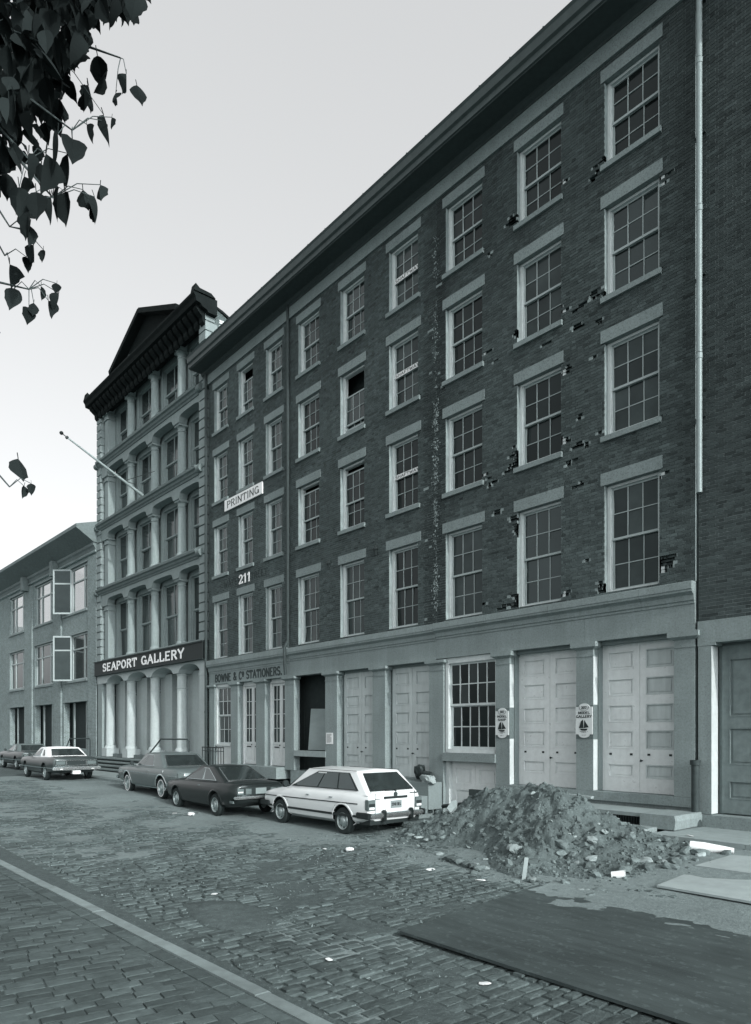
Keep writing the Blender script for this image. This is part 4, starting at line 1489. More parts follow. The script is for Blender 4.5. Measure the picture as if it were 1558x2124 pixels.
fp_ = thing('flagpole', (-32.1, -.29, 13.42), 'bare pale flagpole leaning out from the columned front', 'flagpole')
p0, p1 = Vector((-32.1, -.30, 13.42)), Vector((-32.1, -3.75, 15.23))
m_ = MB()
m_.tube([p0, p0.lerp(p1, .5), p1], [.07, .055, .035], 10)
m_.build('pole', M['pipe'], fp_, smooth=40)
MB().lathe([(0, -.09), (.06, -.06), (.09, 0), (.06, .06), (0, .09)], p1 + Vector((0, -.22, .12)), 12).build('ball', M['iron'], fp_, smooth=40)
m_ = MB()
m_.tube([p1, p1 + Vector((0, -.22, .12))], .02, 6)
m_.tube([p1 + Vector((0, -.02, -.06)), p1 + Vector((0, .05, .03))], .055, 8)
m_.build('tip_fitting', M['iron'], fp_)
m_ = MB()
pm = p0.lerp(p1, .26)
m_.tube([pm, (-31.2, -.1, 14.35)], .016, 6)
m_.tube([pm, (-33.3, -.2, 14.3)], .016, 6)
m_.build('stay_rod', M['iron'], fp_)
for k, (lab, pts) in enumerate((('bent pipe handrail on the right end of the gallery steps', [(-1.85 - .9, -1.5, .95), (-1.85, -1.1, 1.93), (-.75, -.45, 1.93), (-.72, -.4, 1.85), (-.72, -.4, .9)]),
                                ('bent pipe handrail at the left end of the gallery steps', [(-12.9, -1.5, 1.0), (-12.5, -1.3, 1.88), (-11.65, -.6, 1.90), (-11.6, -.55, 1.84), (-11.6, -.55, .5)]))):
    h = thing('handrail', (-26.3, 0, 0), lab, 'handrail', 'pipe handrails of the gallery steps', rot=R(1.33), local=True)
    m_ = MB()
    m_.tube(pts, .035, 8)
    m_.build('rail', M['rustpipe'], h, smooth=50)
    m_ = MB()
    a = Vector(pts[0])
    m_.tube([a, (a.x, a.y, .3)], .035, 8)
    b = Vector(pts[4])
    m_.tube([b, (b.x, b.y, .3)], .035, 8)
    m_.build('post', M['rustpipe'], h, smooth=50)

# ------------------------------------------------------------------ far left light brick building
LB = thing('brick_building', (-38.4, -.28, 0), 'light brick building with open casements and a wide eave, left of the cast iron front', 'building', rot=R(2), local=True)
Wn = [(-5.18, -1.42), (-10.62, -7.22)]
rowsL = [(1.30, 3.98), (5.22, 7.86), (9.14, 11.75)]
def wall_open(x0, x1, z0, z1, y0, y1, holes, m, name):
    mb = MB()
    xs = sorted({x0, x1} | {h[0] for h in holes} | {h[1] for h in holes})
    zs = sorted({z0, z1} | {h[2] for h in holes} | {h[3] for h in holes})
    for a, b in zip(xs, xs[1:]):
        for c, d in zip(zs, zs[1:]):
            xm, zm = (a + b) / 2, (c + d) / 2
            if any(h[0] < xm < h[1] and h[2] < zm < h[3] for h in holes):
                continue
            mb.face([(a, y0, c), (b, y0, c), (b, y0, d), (a, y0, d)])
            mb.face([(b, y1, c), (a, y1, c), (a, y1, d), (b, y1, d)])
    for (a, b, c, d) in holes:
        mb.face([(a, y0, c), (a, y0, d), (a, y1, d), (a, y1, c)])
        mb.face([(b, y0, d), (b, y0, c), (b, y1, c), (b, y1, d)])
        mb.face([(a, y0, d), (b, y0, d), (b, y1, d), (a, y1, d)])
        mb.face([(b, y0, c), (a, y0, c), (a, y1, c), (b, y1, c)])
    return mb.build(name, m, LB)
hl = [(a, b, c, d) for a, b in Wn + [(-16.3, -12.9)] for c, d in rowsL]
wall_open(-24, 0, .2, 12.9, 0, .35, hl, M['lightbrick'], 'wall')
bx('pier', M['lightbrick'], LB, (-6.55, -5.45, -.10, -.004, .2, 11.9), (-12.55, -11.0, -.10, -.004, .2, 11.9), (-1.2, -.01, -.05, -.004, .2, 11.9))
for (a, b) in Wn + [(-16.3, -12.9)]:
    for c, d in rowsL:
        bx('lintel', M['slab'], LB, a - .1, b + .1, -.03, .1, d + .003, d + .10)
        if c > 2:
            bx('sill', M['slab'], LB, a - .1, b + .1, -.08, .1, c - .12, c - .003)
def casement(x0, x1, z0, z1, open_left, clear):
    f = MB()
    y = .10
    w = x1 - x0
    xm0, xm1 = x0 + w * .32, x0 + w * .82
    f.box(x0, x0 + .10, y, y + .12, z0, z1)
    f.box(x1 - .10, x1, y, y + .12, z0, z1)
    for xm in (xm0, xm1):
        f.box(xm - .06, xm + .06, y, y + .12, z0 + .1, z1 - .1)
    f.box(x0 + .10, x1 - .10, y, y + .12, z0, z0 + .1)
    f.box(x0 + .10, x1 - .10, y, y + .12, z1 - .1, z1)
    zt = z0 + (z1 - z0) * .68
    for p, q in ((x0 + .10, xm0 - .06), (xm0 + .06, xm1 - .06), (xm1 + .06, x1 - .10)):
        if not (open_left and p == x0 + .10):
            f.box(p, q, y, y + .12, zt - .04, zt + .04)
    fr = f.build('window', M['sash'], LB)
    if True:
        for p, q in ((xm0 + .06, xm1 - .06), (xm1 + .06, x1 - .10)) + (() if open_left else ((x0 + .10, xm0 - .06),)):
            for c, d in ((z0 + .1, zt - .04), (zt + .04, z1 - .1)):
                bx('pane', M['clearglass' if clear else 'glass2'], fr, p, q, y + .05, y + .06, c, d)
    if open_left:
        # leaf hinged at the first mullion, standing open towards the street
        L_ = w * .32 - .10
        hx_, hy_ = xm0 - .06, y - .01
        ca_, sa_ = math.cos(R(48)), math.sin(R(48))
        fn = lambda u, v, d: (hx_ - u * ca_ + d * sa_, hy_ - u * sa_ - d * ca_, v)
        s_ = MB()
        for (a_, b_, c_, d_) in ((0, .09, z0, z1), (L_ - .09, L_, z0, z1), (.09, L_ - .09, z0, z0 + .09), (.09, L_ - .09, z1 - .09, z1), (.09, L_ - .09, zt - .04, zt + .04)):
            s_.prism([(a_, c_), (b_, c_), (b_, d_), (a_, d_)], fn, 0, .05)
        lf = s_.build('casement', M['sash'], fr, fix=True)
        for c_, d_ in ((z0 + .09, zt - .04), (zt + .04, z1 - .09)):
            s_ = MB()
            s_.prism([(.09, c_), (L_ - .09, c_), (L_ - .09, d_), (.09, d_)], fn, .02, .03)
            s_.build('pane', M['glass2'], fr, fix=True)
for i, (a, b) in enumerate(Wn + [(-16.3, -12.9)]):
    for j, (c, d) in enumerate(rowsL):
        if j == 0:
            bx('boarding_post', M['board'], LB, (a + 1.0, a + 1.1, .22, .3, c, d), (b - .8, b - .7, .22, .3, c, d))
            MB().box(a, b, .45, .5, c - 1, d).build('boarding', M['dark'], LB)
        else:
            casement(a, b, c, d, i == 0, j == 2)
bx('band_course', M['lightbrick'], LB, -24, 0, -.12, .3, 12.0, 12.12)
mb = MB()
mb.prism([(.35, 12.12), (-.08, 12.12), (-.14, 12.28), (-.22, 12.36), (-.22, 12.5), (.35, 12.5)], lambda u, v, d: (d, u, v), .02, -24)
mb.build('cornice', M['castdark'], LB, fix=True)
for x in (-6.0, -11.8):
    bx('bracket', M['castdark'], LB, x - .22, x + .22, -.5, -.12, 11.6, 12.5)
mb = MB()
mb.prism([(.4, 12.5), (-.22, 12.5), (-1.15, 13.12), (-1.15, 13.30), (.4, 13.75)], lambda u, v, d: (d, u, v), .1, -24)
mb.build('eave', M['castdark'], LB, fix=True)
bx('rear_wall', M['lightbrick'], LB, -24, 0, 9.7, 10, .2, 8.4)
bx('floor_slab', M['castdark'], LB, (-24, 0, .4, 9.9, 4.3, 4.6), (-24, 0, .4, 9.9, 8.2, 8.5))
bx('inner_wall', M['castdark'], LB, -24, -.02, 4.5, 4.7, 4.6, 8.2)
bx('side_wall', M['lightbrick'], LB, -.35, -.02, .36, 9.7, .2, 12.4)
bx('roof_post', M['timber'], LB, (-3.0, -2.85, 3, 3.15, 8.5, 12.4), (-8.2, -8.05, 4, 4.15, 8.5, 12.4))

# a few house fronts further down the street, out of the picture's left edge
FB = thing('brick_building', (-66, 0, 0), 'plain brick house front further down the street at the far left edge', 'building')
wall_b = MB().box(-80, -63, .5, 10, .2, 11).build('wall', M['lightbrick'], FB)

# ------------------------------------------------------------------ vehicles (local axes: +x nose, +y left side, z up)
def section(st):
    x, w, zb, zs, zt, cr = st
    return [(0, zb), (.80 * w, zb), (.955 * w, zb + .08), (.985 * w, zb + .20), (w, zb + (zs - zb) * .55), (.992 * w, zs - .06), (.968 * w, zs), (.93 * w, zs + (zt - zs) * .55), (.80 * w, zt), (.40 * w, zt + cr * .8), (0, zt + cr)]
class Car:
    def __init__(s, name, label, loc, rot, stations, wheels, r, paint, tyre_w=.17, cut=.055):
        s.t = thing(name, loc, label, 'car', 'cars parked along the far kerb', rot=rot, local=True)
        s.st = stations
        secs = [section(q) for q in stations]
        n = len(secs[0])
        mb = MB()
        rings = []
        for q, se in zip(stations, secs):
            ring = [(q[0], y, z) for y, z in se] + [(q[0], -y, z) for y, z in reversed(se[1:-1])]
            b = len(mb.v)
            mb.v += ring
            rings.append(b)
        m = 2 * n - 2
        for a, b in zip(rings, rings[1:]):
            for k in range(m):
                k2 = (k + 1) % m
                mb.f.append((a + k, b + k, b + k2, a + k2))
        mb.f.append(tuple(rings[0] + k for k in range(m)))
        mb.f.append(tuple(rings[-1] + k for k in reversed(range(m))))
        mb.r = [1] * len(mb.f)
        body = mb.build('body', paint, s.t, fix=True)
        # wheel arches cut out of the closed shell
        cutm = MB()
        for (wx, wy) in wheels:
            sg_ = 1 if wy > 0 else -1
            yo, yi = sg_ * (abs(wy) + .30), sg_ * (abs(wy) - .22)
            N2 = 24
            a0 = len(cutm.v)
            for y in (yo, yi):
                for k in range(N2):
                    t = 2 * math.pi * k / N2
                    cutm.v.append((wx + (r + cut) * math.cos(t), y, r + .01 + (r + cut) * math.sin(t)))
            for k in range(N2):
                k2 = (k + 1) % N2
                cutm.f.append((a0 + k, a0 + k2, a0 + N2 + k2, a0 + N2 + k))
            cutm.f.append(tuple(a0 + k for k in reversed(range(N2))))
            cutm.f.append(tuple(a0 + N2 + k for k in range(N2)))
        cutm.r = [1] * len(cutm.f)
        cme = cutm.mesh('tmp', M['trim'])
        bmx = bmesh.new()
        bmx.from_mesh(cme)
        bmesh.ops.recalc_face_normals(bmx, faces=bmx.faces)
        bmx.to_mesh(cme)
        bmx.free()
        co = bpy.data.objects.new('tmp', cme)
        C.objects.link(co)
        co.parent = s.t
        md = body.modifiers.new('arches', 'BOOLEAN')
        md.object = co
        md.operation = 'DIFFERENCE'
        md.solver = 'EXACT'
        md.material_mode = 'TRANSFER'
        dg = bpy.context.evaluated_depsgraph_get()
        ev = body.evaluated_get(dg)
        me = bpy.data.meshes.new_from_object(ev)
        me.name = 'body'
        body.modifiers.clear()
        old = body.data
        body.data = me
        bpy.data.objects.remove(co)
        for p in me.polygons:
            p.use_smooth = True
        me.set_sharp_from_angle(angle=R(42))
        s.body = body
        s.r = r
        s.wheels = wheels
        s.tw = tyre_w
    def side(s, x, z):
        S = s.st
        if x <= S[0][0]:
            a = b = section(S[0]); t = 0
        elif x >= S[-1][0]:
            a = b = section(S[-1]); t = 0
        else:
            for p, q in zip(S, S[1:]):
                if p[0] <= x <= q[0]:
                    t = (x - p[0]) / (q[0] - p[0])
                    a, b = section(p), section(q)
                    break
        se = [(u[0] + (v[0] - u[0]) * t, u[1] + (v[1] - u[1]) * t) for u, v in zip(a, b)]
        best = 0
        for p, q in zip(se[1:9], se[2:10]):
            if min(p[1], q[1]) - 1e-6 <= z <= max(p[1], q[1]) + 1e-6 and abs(q[1] - p[1]) > 1e-5:
                best = p[0] + (q[0] - p[0]) * (z - p[1]) / (q[1] - p[1])
        return best or se[4][0]
    def strip(s, name, m, x0, x1, z0, z1, h, out=.008, sides=(1, -1), n=16):
        mb = MB()
        for sg in sides:
            pr = None
            for i in range(n + 1):
                t = i / n
                x = x0 + (x1 - x0) * t
                z = z0 + (z1 - z0) * t
                y = s.side(x, z)
                cur = [(x, sg * (y - .01), z - h / 2), (x, sg * (y + out), z - h / 2), (x, sg * (y + out), z + h / 2), (x, sg * (y - .01), z + h / 2)]
                if pr:
                    for k in range(4):
                        k2 = (k + 1) % 4
                        mb.face([pr[k], pr[k2], cur[k2], cur[k]])
                else:
                    mb.face(cur)
                pr = cur
            mb.face(pr)
        return mb.build(name, m, s.t, fix=True)
    def vline(s, xs_zs, w=.010, sides=(1, -1), name='door_gap', m=None):
        mb = MB()
        for sg in sides:
            for (xa, za), (xb, zb) in zip(xs_zs, xs_zs[1:]):
                ya, yb = s.side(xa, za), s.side(xb, zb)
                mb.bar((xa, sg * ya, za), (xb, sg * yb, zb), w + .003, .012, up=(0, 1, 0))
        return mb.build(name, m or M['trim'], s.t)
    def arch_lips(s, m, ex=.055):
        mb = MB()
        rr = s.r + ex
        for (wx, wy) in s.wheels:
            sg = 1 if wy > 0 else -1
            pr = None
            for i in range(25):
                t = R(-8 + 196 * i / 24)
                x, z = wx + rr * math.cos(t), s.r + .01 + rr * math.sin(t)
                xo, zo = wx + (rr + .045) * math.cos(t), s.r + .01 + (rr + .045) * math.sin(t)
                y, yo = s.side(x, z), s.side(xo, zo)
                cur = [(x, sg * (y - .03), z), (x, sg * (y + .016), z), (xo, sg * (yo + .004), zo), (xo, sg * (yo - .02), zo)]
                if pr:
                    for k in range(3):
                        mb.face([pr[k], pr[k + 1], cur[k + 1], cur[k]])
                pr = cur
        return mb.build('wheel_arch_lip', m, s.t, smooth=40, fix=True)
    def put_wheels(s, rim_prof=None, whitewall=False):
        r, w = s.r, s.tw
        T = MB()
        T.lathe([(r * .60, -w / 2 + .015), (r * .66, -w / 2), (r * .90, -w / 2), (r * .985, -w / 2 + .03), (r, -w / 4), (r, w / 4), (r * .985, w / 2 - .03), (r * .90, w / 2), (r * .66, w / 2), (r * .60, w / 2 - .015), (r * .60, -w / 2 + .015)], (0, 0, 0), 28, 'y')
        tm = T.mesh('wheel', M['tyre'], smooth=35)
        Rm = MB()
        Rm.lathe([(r * .645, w / 2 - .008), (r * .62, w / 2 + .004), (r * .585, w / 2 - .004), (r * .54, w / 2 - .045), (r * .46, w / 2 - .052), (r * .36, w / 2 - .02), (r * .26, w / 2 - .018), (r * .20, w / 2 + .004), (r * .10, w / 2 + .012), (0, w / 2 + .014)], (0, 0, 0), 28, 'y')
        Rm.lathe([(r * .60, -w / 2 + .02), (0, -w / 2 + .02)], (0, 0, 0), 20, 'y')
        rm = Rm.mesh('rim', M['rim'], smooth=30)
        H = MB()
        for k in range(8):
            t = k * math.pi / 4
            H.lathe([(.030, 0), (.030, .003), (0, .003)], (r * .43 * math.cos(t), w / 2 - .046, r * .43 * math.sin(t)), 8, 'y')
        hm = H.mesh('rim_slots', M['iron'])
        WW = MB()
        WW.lathe([(r * .70, w / 2 + .001), (r * .70, w / 2 + .003), (r * .80, w / 2 + .003), (r * .80, w / 2 + .001)], (0, 0, 0), 28, 'y')
        wm = WW.mesh('whitewall', M['paper'])
        for (wx, wy) in s.wheels:
            sg = 1 if wy > 0 else -1
            o = inst('wheel', tm, s.t, (wx, sg * (abs(wy) - w / 2 + .005), r), (0, 0, 0 if sg > 0 else math.pi))
            for nm, me in (('rim', rm), ('rim_slots', hm)) + ((('whitewall', wm),) if whitewall else ()):
                c = bpy.data.objects.new(nm, me)
                C.objects.link(c)
                c.parent = o
    def cabin(s, bf, br, tf, tr, wbf, wbr, wt, zbf, zbr, zt, crown, m, bevel=.05, wtr=None):
        """bf/br: belt x front/rear, tf/tr: roof x front/rear"""
        wtr = wtr or wt
        s.c = dict(A=(bf, wbf, zbf), B=(br, wbr, zbr), Cc=(tr, wtr, zt), D=(tf, wt, zt))
        lo = .06
        v = [(bf + .02, wbf, zbf - lo), (br - .02, wbr, zbr - lo), (tr, wtr, zt), (tf, wt, zt)]
        v = v + [(x, -y, z) for x, y, z in v] + [((tf * .97 + tr * .03), 0, zt + crown), ((tr * .97 + tf * .03), 0, zt + crown)]
        F = [(0, 1, 2, 3), (7, 6, 5, 4), (0, 3, 8, 7, 4), (1, 5, 6, 9, 2), (3, 2, 9, 8), (8, 9, 6, 7), (0, 4, 5, 1)]
        mb = MB()
        mb.v = v
        mb.f = F
        mb.r = [1] * 7
        o = mb.build('cabin', m, s.t, fix=True)
        bm = bmesh.new()
        bm.from_mesh(o.data)
        ed = [e for e in bm.edges if all(vv.co.z > min(zbf, zbr) - .001 for vv in e.verts) or abs(e.verts[0].co.z - e.verts[1].co.z) > .2]
        ed = [e for e in ed if not (abs(e.verts[0].co.y) < 1e-4 and abs(e.verts[1].co.y) < 1e-4)]
        bmesh.ops.bevel(bm, geom=ed, offset=bevel, segments=3, profile=.5, affect='EDGES', clamp_overlap=True)
        bm.to_mesh(o.data)
        bm.free()
        for p in o.data.polygons:
            p.use_smooth = True
        o.data.set_sharp_from_angle(angle=R(28))
        return o
    def quad(s, which):
        c = s.c
        A, B_, Cc, D = c['A'], c['B'], c['Cc'], c['D']
        mir = lambda p: (p[0], -p[1], p[2])
        if which == 'L':
            return [A, B_, Cc, D]
        if which == 'R':
            return [mir(B_), mir(A), mir(D), mir(Cc)]
        if which == 'F':
            return [mir(A), A, D, mir(D)]
        if which == 'B':
            return [B_, mir(B_), mir(Cc), Cc]
    def pane(s, which, uv, name, m, out, th=.006, mirror=False):
        Q = [Vector(p) for p in s.quad(which)]
        nrm = (Q[1] - Q[0]).cross(Q[3] - Q[0]).normalized()
        cen = sum(Q, Vector()) / 4
        if nrm.dot(cen - Vector((cen.x * .9, 0, .6))) < 0 and which in 'LR':
            nrm = -nrm
        if which == 'F' and nrm.x < 0 or which == 'B' and nrm.x > 0:
            nrm = -nrm
        def P(u, v):
            a = Q[0].lerp(Q[1], u)
            b = Q[3].lerp(Q[2], u)
            return a.lerp(b, v)
        if mirror:
            uv = [(1 - u, v) for u, v in uv]
        mb = MB()
        mb.prism(uv, lambda u, v, d: P(u, v) + nrm * d, out - th - .02, out)
        return mb.build(name, m, s.t, fix=True)
    def glass(s, which, uv, grow=.02, gm=None, fm=None, gv=None, name=None):
        cu = sum(u for u, v in uv) / len(uv)
        cv = sum(v for u, v in uv) / len(uv)
        gv = gv or grow * 1.6
        big = [(u + (grow if u > cu else -grow), v + (gv if v > cv else -gv)) for u, v in uv]
        for sd in ((which,) if which in 'FB' else ('L', 'R')):
            mi = sd == 'R'
            s.pane(sd, big, 'window_frame', fm or M['trim'], .004, mirror=mi)
            s.pane(sd, uv, name or 'window_glass', gm or M['carglass'], .009, mirror=mi)
    def box(s, name, m, *b, bevel=.0):
        mb = MB()
        for q in b:
            mb.box(*q)
        o = mb.build(name, m, s.t, fix=bool(bevel))
        if bevel:
            bm = bmesh.new()
            bm.from_mesh(o.data)
            bmesh.ops.bevel(bm, geom=bm.edges[:], offset=bevel, segments=2, affect='EDGES', clamp_overlap=True)
            bm.to_mesh(o.data)
            bm.free()
            for p in o.data.polygons:
                p.use_smooth = True
            o.data.set_sharp_from_angle(angle=R(35))
        return o

PI = math.pi
# --- white station wagon
c = Car('station_wagon', 'white station wagon parked nearest, tailgate towards the dirt heap', (-13.12, -3.33, 0), PI,
        [(-2.06, .70, .36, .78, .90, .0), (-2.02, .76, .32, .80, .955, .0), (-1.80, .795, .27, .82, .945, .0), (-1.2, .81, .23, .84, .93, .0), (0, .815, .22, .84, .92, .0), (.75, .81, .22, .83, .915, .0),
         (1.0, .805, .23, .80, .90, .02), (1.4, .80, .25, .765, .86, .03), (1.75, .785, .28, .735, .81, .03), (1.98, .75, .33, .70, .765, .02), (2.06, .71, .38, .66, .72, .0)],
        [(1.23, .79), (1.23, -.79), (-1.23, .79), (-1.23, -.79)], .295, M['cw_white'])
c.arch_lips(M['cw_white'])
c.put_wheels()
c.cabin(1.02, -2.00, .30, -1.50, .745, .735, .60, .915, .945, 1.375, .035, M['cw_white'], bevel=.045)
c.glass('L', [(.075, .10), (.40, .10), (.40, .86), (.285, .86)], fm=M['trim'])
c.glass('L', [(.42, .10), (.655, .10), (.655, .86), (.42, .86)])
c.glass('L', [(.675, .10), (.885, .10), (.835, .86), (.675, .86)])
c.glass('B', [(.09, .10), (.91, .10), (.885, .86), (.115, .86)], grow=.015)
c.glass('F', [(.05, .08), (.95, .08), (.93, .90), (.07, .90)], grow=.015)
c.strip('side_moulding', M['trim'], -1.75, 1.95, .70, .66, .022)
c.strip('rub_strip', M['trim'], -1.98, 1.75, .435, .42, .05, out=.010)
c.vline([(.86, .28), (.90, .60), (.92, .90)])
c.vline([(-.12, .28), (-.12, .90)])
c.vline([(-.98, .60), (-.98, .90)])
c.box('door_handle', M['chrome'], (-.02, .09, .812, .832, .775, .80), (-.90, -.79, .812, .832, .775, .80), (-.02, .09, -.832, -.812, .775, .80), (-.90, -.79, -.832, -.812, .775, .80))
c.box('rear_bumper', M['chrome'], (-2.17, -2.07, -.76, .76, .42, .52), bevel=.025)
c.box('bumper_corner', M['trim'], (-2.16, -1.72, .745, .83, .40, .53), (-2.16, -1.72, -.83, -.745, .40, .53), bevel=.02)
c.box('overrider', M['trim'], (-2.21, -2.08, .36, .42, .34, .58), (-2.21, -2.08, -.42, -.36, .34, .58), bevel=.02)
c.box('rear_valance', M['trim'], (-2.05, -1.7, -.70, .70, .27, .38))
c.box('front_bumper', M['trim'], (2.02, 2.15, -.80, .80, .40, .53), (1.70, 2.08, .765, .83, .40, .53), (1.70, 2.08, -.83, -.765, .40, .53), bevel=.02)
for sg in (1, -1):
    y0, y1 = sorted((sg * .575, sg * .772))
    c.box('tail_lamp', M['lens'], (-2.085, -1.96, y0, y1, .575, .80), bevel=.01)
    y0, y1 = sorted((sg * .60, sg * .76))
    c.box('lamp_lens', M['paper'], (-2.09, -2.06, y0 + .01, y1 - .01, .60, .645))
    c.box('lamp_lens', M['trim'], (-2.092, -2.06, y0, y1, .66, .72))
c.box('tailgate_handle', M['trim'], (-2.085, -2.04, -.33, .33, .80, .85))
c.box('number_plate_surround', M['cw_white'], (-2.078, -2.04, -.30, .30, .58, .80))
pl = c.box('number_plate', M['plate'], (-2.092, -2.07, -.155, .155, .60, .755))
letters('2140 BEL', -.13, .13, .645, .715, 0, w=.2, thick=.002, gap=.12, fn=lambda u, v, d: (-2.0925 + d, -u, v)).build('plate_lettering', M['signtext'], pl)
MB().lathe([(.055, 0), (.055, .012), (.042, .016), (.0, .016)], (-2.055, -.02, .885), 18, 'x').build('round_emblem', M['chrome'], c.t)
mbq = MB()
mbq.lathe([(.055, 0), (.055, -.008), (.0, -.010)], (-2.065, .0, .888), 18, 'x')
mbq.build('round_emblem', M['textgrey'], c.t)
c.box('tailgate_badge', M['textgrey'], (-2.07, -2.03, -.66, -.42, .885, .905), (-2.07, -2.03, .44, .58, .80, .815))
c.box('tailgate_seam', M['trim'], (-2.068, -2.03, .566, .572, .40, .93), (-2.068, -2.03, -.572, -.566, .40, .93))
c.box('wiper', M['trim'], (-1.98, -1.93, -.10, .20, .965, .985), (-2.03, -1.99, -.06, -.02, .93, .985))
mm = MB()
mm.lathe([(0, -.02), (.07, -.02), (.085, .0), (.08, .05), (0, .06)], (.86, .86, .99), 10, 'x')
mm.bar((.84, .78, .95), (.84, .83, .98), .04)
mm.build('door_mirror', M['trim'], c.t)
mm = MB()
mm.lathe([(0, -.02), (.07, -.02), (.085, .0), (.08, .05), (0, .06)], (.86, -.86, .99), 10, 'x')
mm.bar((.84, -.78, .95), (.84, -.83, .98), .04)
mm.build('door_mirror', M['trim'], c.t)
c.box('drip_rail', M['trim'], (-1.5, .28, .612, .622, 1.372, 1.382), (-1.5, .28, -.622, -.612, 1.372, 1.382))
c.box('window_sticker', M['paper'], (-.45, -.15, .632, .640, 1.285, 1.31))
c.box('seat_back', M['seat'], (-.30, -.16, .15, .55, .95, 1.15))

# --- dark hatchback coupe
c = Car('coupe', 'low dark hatchback coupe with chrome trimmed rear window, bumper to bumper before the white wagon', (-17.72, -3.9, .02), PI + R(-1.5),
        [(-2.20, .66, .42, .72, .86, .0), (-2.14, .74, .36, .74, .885, .01), (-1.9, .80, .28, .77, .90, .03), (-1.3, .83, .22, .80, .90, .04), (-.5, .835, .20, .80, .885, .02), (.6, .83, .20, .78, .87, .02),
         (.95, .825, .21, .77, .87, .05), (1.5, .81, .24, .74, .84, .06), (1.95, .78, .30, .70, .79, .05), (2.18, .70, .38, .64, .70, .02), (2.22, .62, .42, .60, .64, .0)],
        [(1.25, .80), (1.25, -.80), (-1.22, .80), (-1.22, -.80)], .30, M['cw_black'])
c.arch_lips(M['cw_black'])
c.put_wheels()
c.cabin(.92, -1.62, .15, -.62, .745, .70, .55, .875, .91, 1.27, .03, M['cw_black'], bevel=.05, wtr=.54)
c.glass('L', [(.10, .07), (.485, .07), (.475, .86), (.37, .86)], fm=M['chrome'], grow=.014)
c.glass('L', [(.525, .07), (.80, .07), (.665, .84), (.50, .86)], fm=M['chrome'], grow=.014)
c.glass('B', [(.09, .09), (.91, .09), (.87, .90), (.13, .90)], fm=M['chrome'], grow=.016)
c.glass('F', [(.05, .07), (.95, .07), (.92, .91), (.08, .91)], grow=.015)
c.vline([(.62, .26), (.70, .85)])
c.vline([(-.52, .26), (-.50, .88)])
c.box('door_handle', M['chrome'], (-.42, -.28, .832, .846, .76, .785), (-.42, -.28, -.846, -.832, .76, .785))
c.box('rear_bumper', M['chrome'], (-2.29, -2.20, -.78, .78, .50, .575), bevel=.02)
c.box('rear_panel', M['trim'], (-2.225, -2.19, -.60, .60, .60, .80))
for sg in (1, -1):
    for y in (.58, .36):
        a, b = sorted((sg * (y - .09), sg * (y + .09)))
        c.box('tail_lamp', M['lens'], (-2.235, -2.20, a, b, .61, .77), bevel=.01)
c.box('reversing_lamp', M['paper'], (-2.24, -2.21, .52, .66, .66, .69), (-2.24, -2.21, -.66, -.52, .66, .69))
pl = c.box('number_plate', M['plate'], (-2.232, -2.20, -.155, .155, .62, .77))
c.box('front_bumper', M['chrome'], (2.20, 2.30, -.74, .74, .44, .54), bevel=.02)
c.box('corner_lamp', M['lens'], (1.98, 2.06, .75, .79, .60, .66), (-2.18, -2.0, .745, .78, .40, .46))
c.box('deck_line', M['trim'], (-2.19, -2.17, -.72, .72, .885, .895))

# --- grey two door hardtop
c = Car('hardtop_car', 'mid grey two door hardtop with chrome side strip, third car from the right', (-22.35, -3.35, .13), PI + R(-2),
        [(-2.45, .74, .42, .76, .84, .0), (-2.38, .82, .38, .80, .90, .01), (-2.0, .87, .32, .83, .935, .015), (-1.2, .90, .27, .85, .945, .015), (0, .91, .26, .86, .935, .01), (.85, .905, .26, .85, .93, .01),
         (1.2, .90, .27, .84, .925, .03), (1.9, .885, .30, .82, .90, .04), (2.35, .86, .36, .79, .87, .04), (2.52, .80, .40, .74, .83, .02), (2.56, .76, .44, .70, .78, .0)],
        [(1.46, .86), (1.46, -.86), (-1.38, .86), (-1.38, -.86)], .325, M['cw_grey'])
c.arch_lips(M['chrome'])
c.put_wheels(whitewall=True)
c.cabin(.98, -1.42, .36, -.80, .80, .78, .64, .93, .945, 1.36, .035, M['cw_grey'], bevel=.06)
c.glass('L', [(.085, .08), (.335, .08), (.335, .86), (.30, .86)], fm=M['chrome'], grow=.012)
c.glass('L', [(.35, .08), (.66, .08), (.60, .86), (.35, .86)], fm=M['chrome'], grow=.012)
c.glass('B', [(.08, .10), (.92, .10), (.90, .86), (.10, .86)], fm=M['chrome'], grow=.014)
c.glass('F', [(.05, .07), (.95, .07), (.93, .91), (.07, .91)], fm=M['chrome'], grow=.014)
c.strip('side_trim', M['chrome'], -2.36, 2.5, .715, .735, .020)
c.strip('sill_trim', M['chrome'], -1.0, 1.05, .30, .30, .025)
c.vline([(.78, .32), (.86, .90)])
c.vline([(-.62, .32), (-.58, .92)])
c.box('door_handle', M['chrome'], (-.50, -.34, .905, .92, .80, .825), (-.50, -.34, -.92, -.905, .80, .825))
c.box('fuel_cap', M['chrome'], (-1.60, -1.53, .885, .90, .82, .87))
c.box('rear_bumper', M['chrome'], (-2.56, -2.44, -.86, .86, .42, .54), bevel=.03)
for sg in (1, -1):
    a, b = sorted((sg * .60, sg * .80))
    c.box('tail_lamp', M['lens'], (-2.47, -2.42, a, b, .66, .82), bevel=.01)
c.box('front_bumper', M['chrome'], (2.52, 2.64, -.84, .84, .42, .54), bevel=.03)
pl = c.box('number_plate', M['paper'], (-2.465, -2.44, -.155, .155, .56, .70))
mm = MB()
mm.lathe([(0, -.03), (.06, -.03), (.07, .0), (.05, .05), (0, .07)], (.86, .93, 1.02), 10, 'x')
mm.bar((.84, .86, .93), (.84, .91, 1.0), .03)
mm.build('door_mirror', M['iron'], c.t)

c.t.scale = (1.07, 1.03, 1.03)
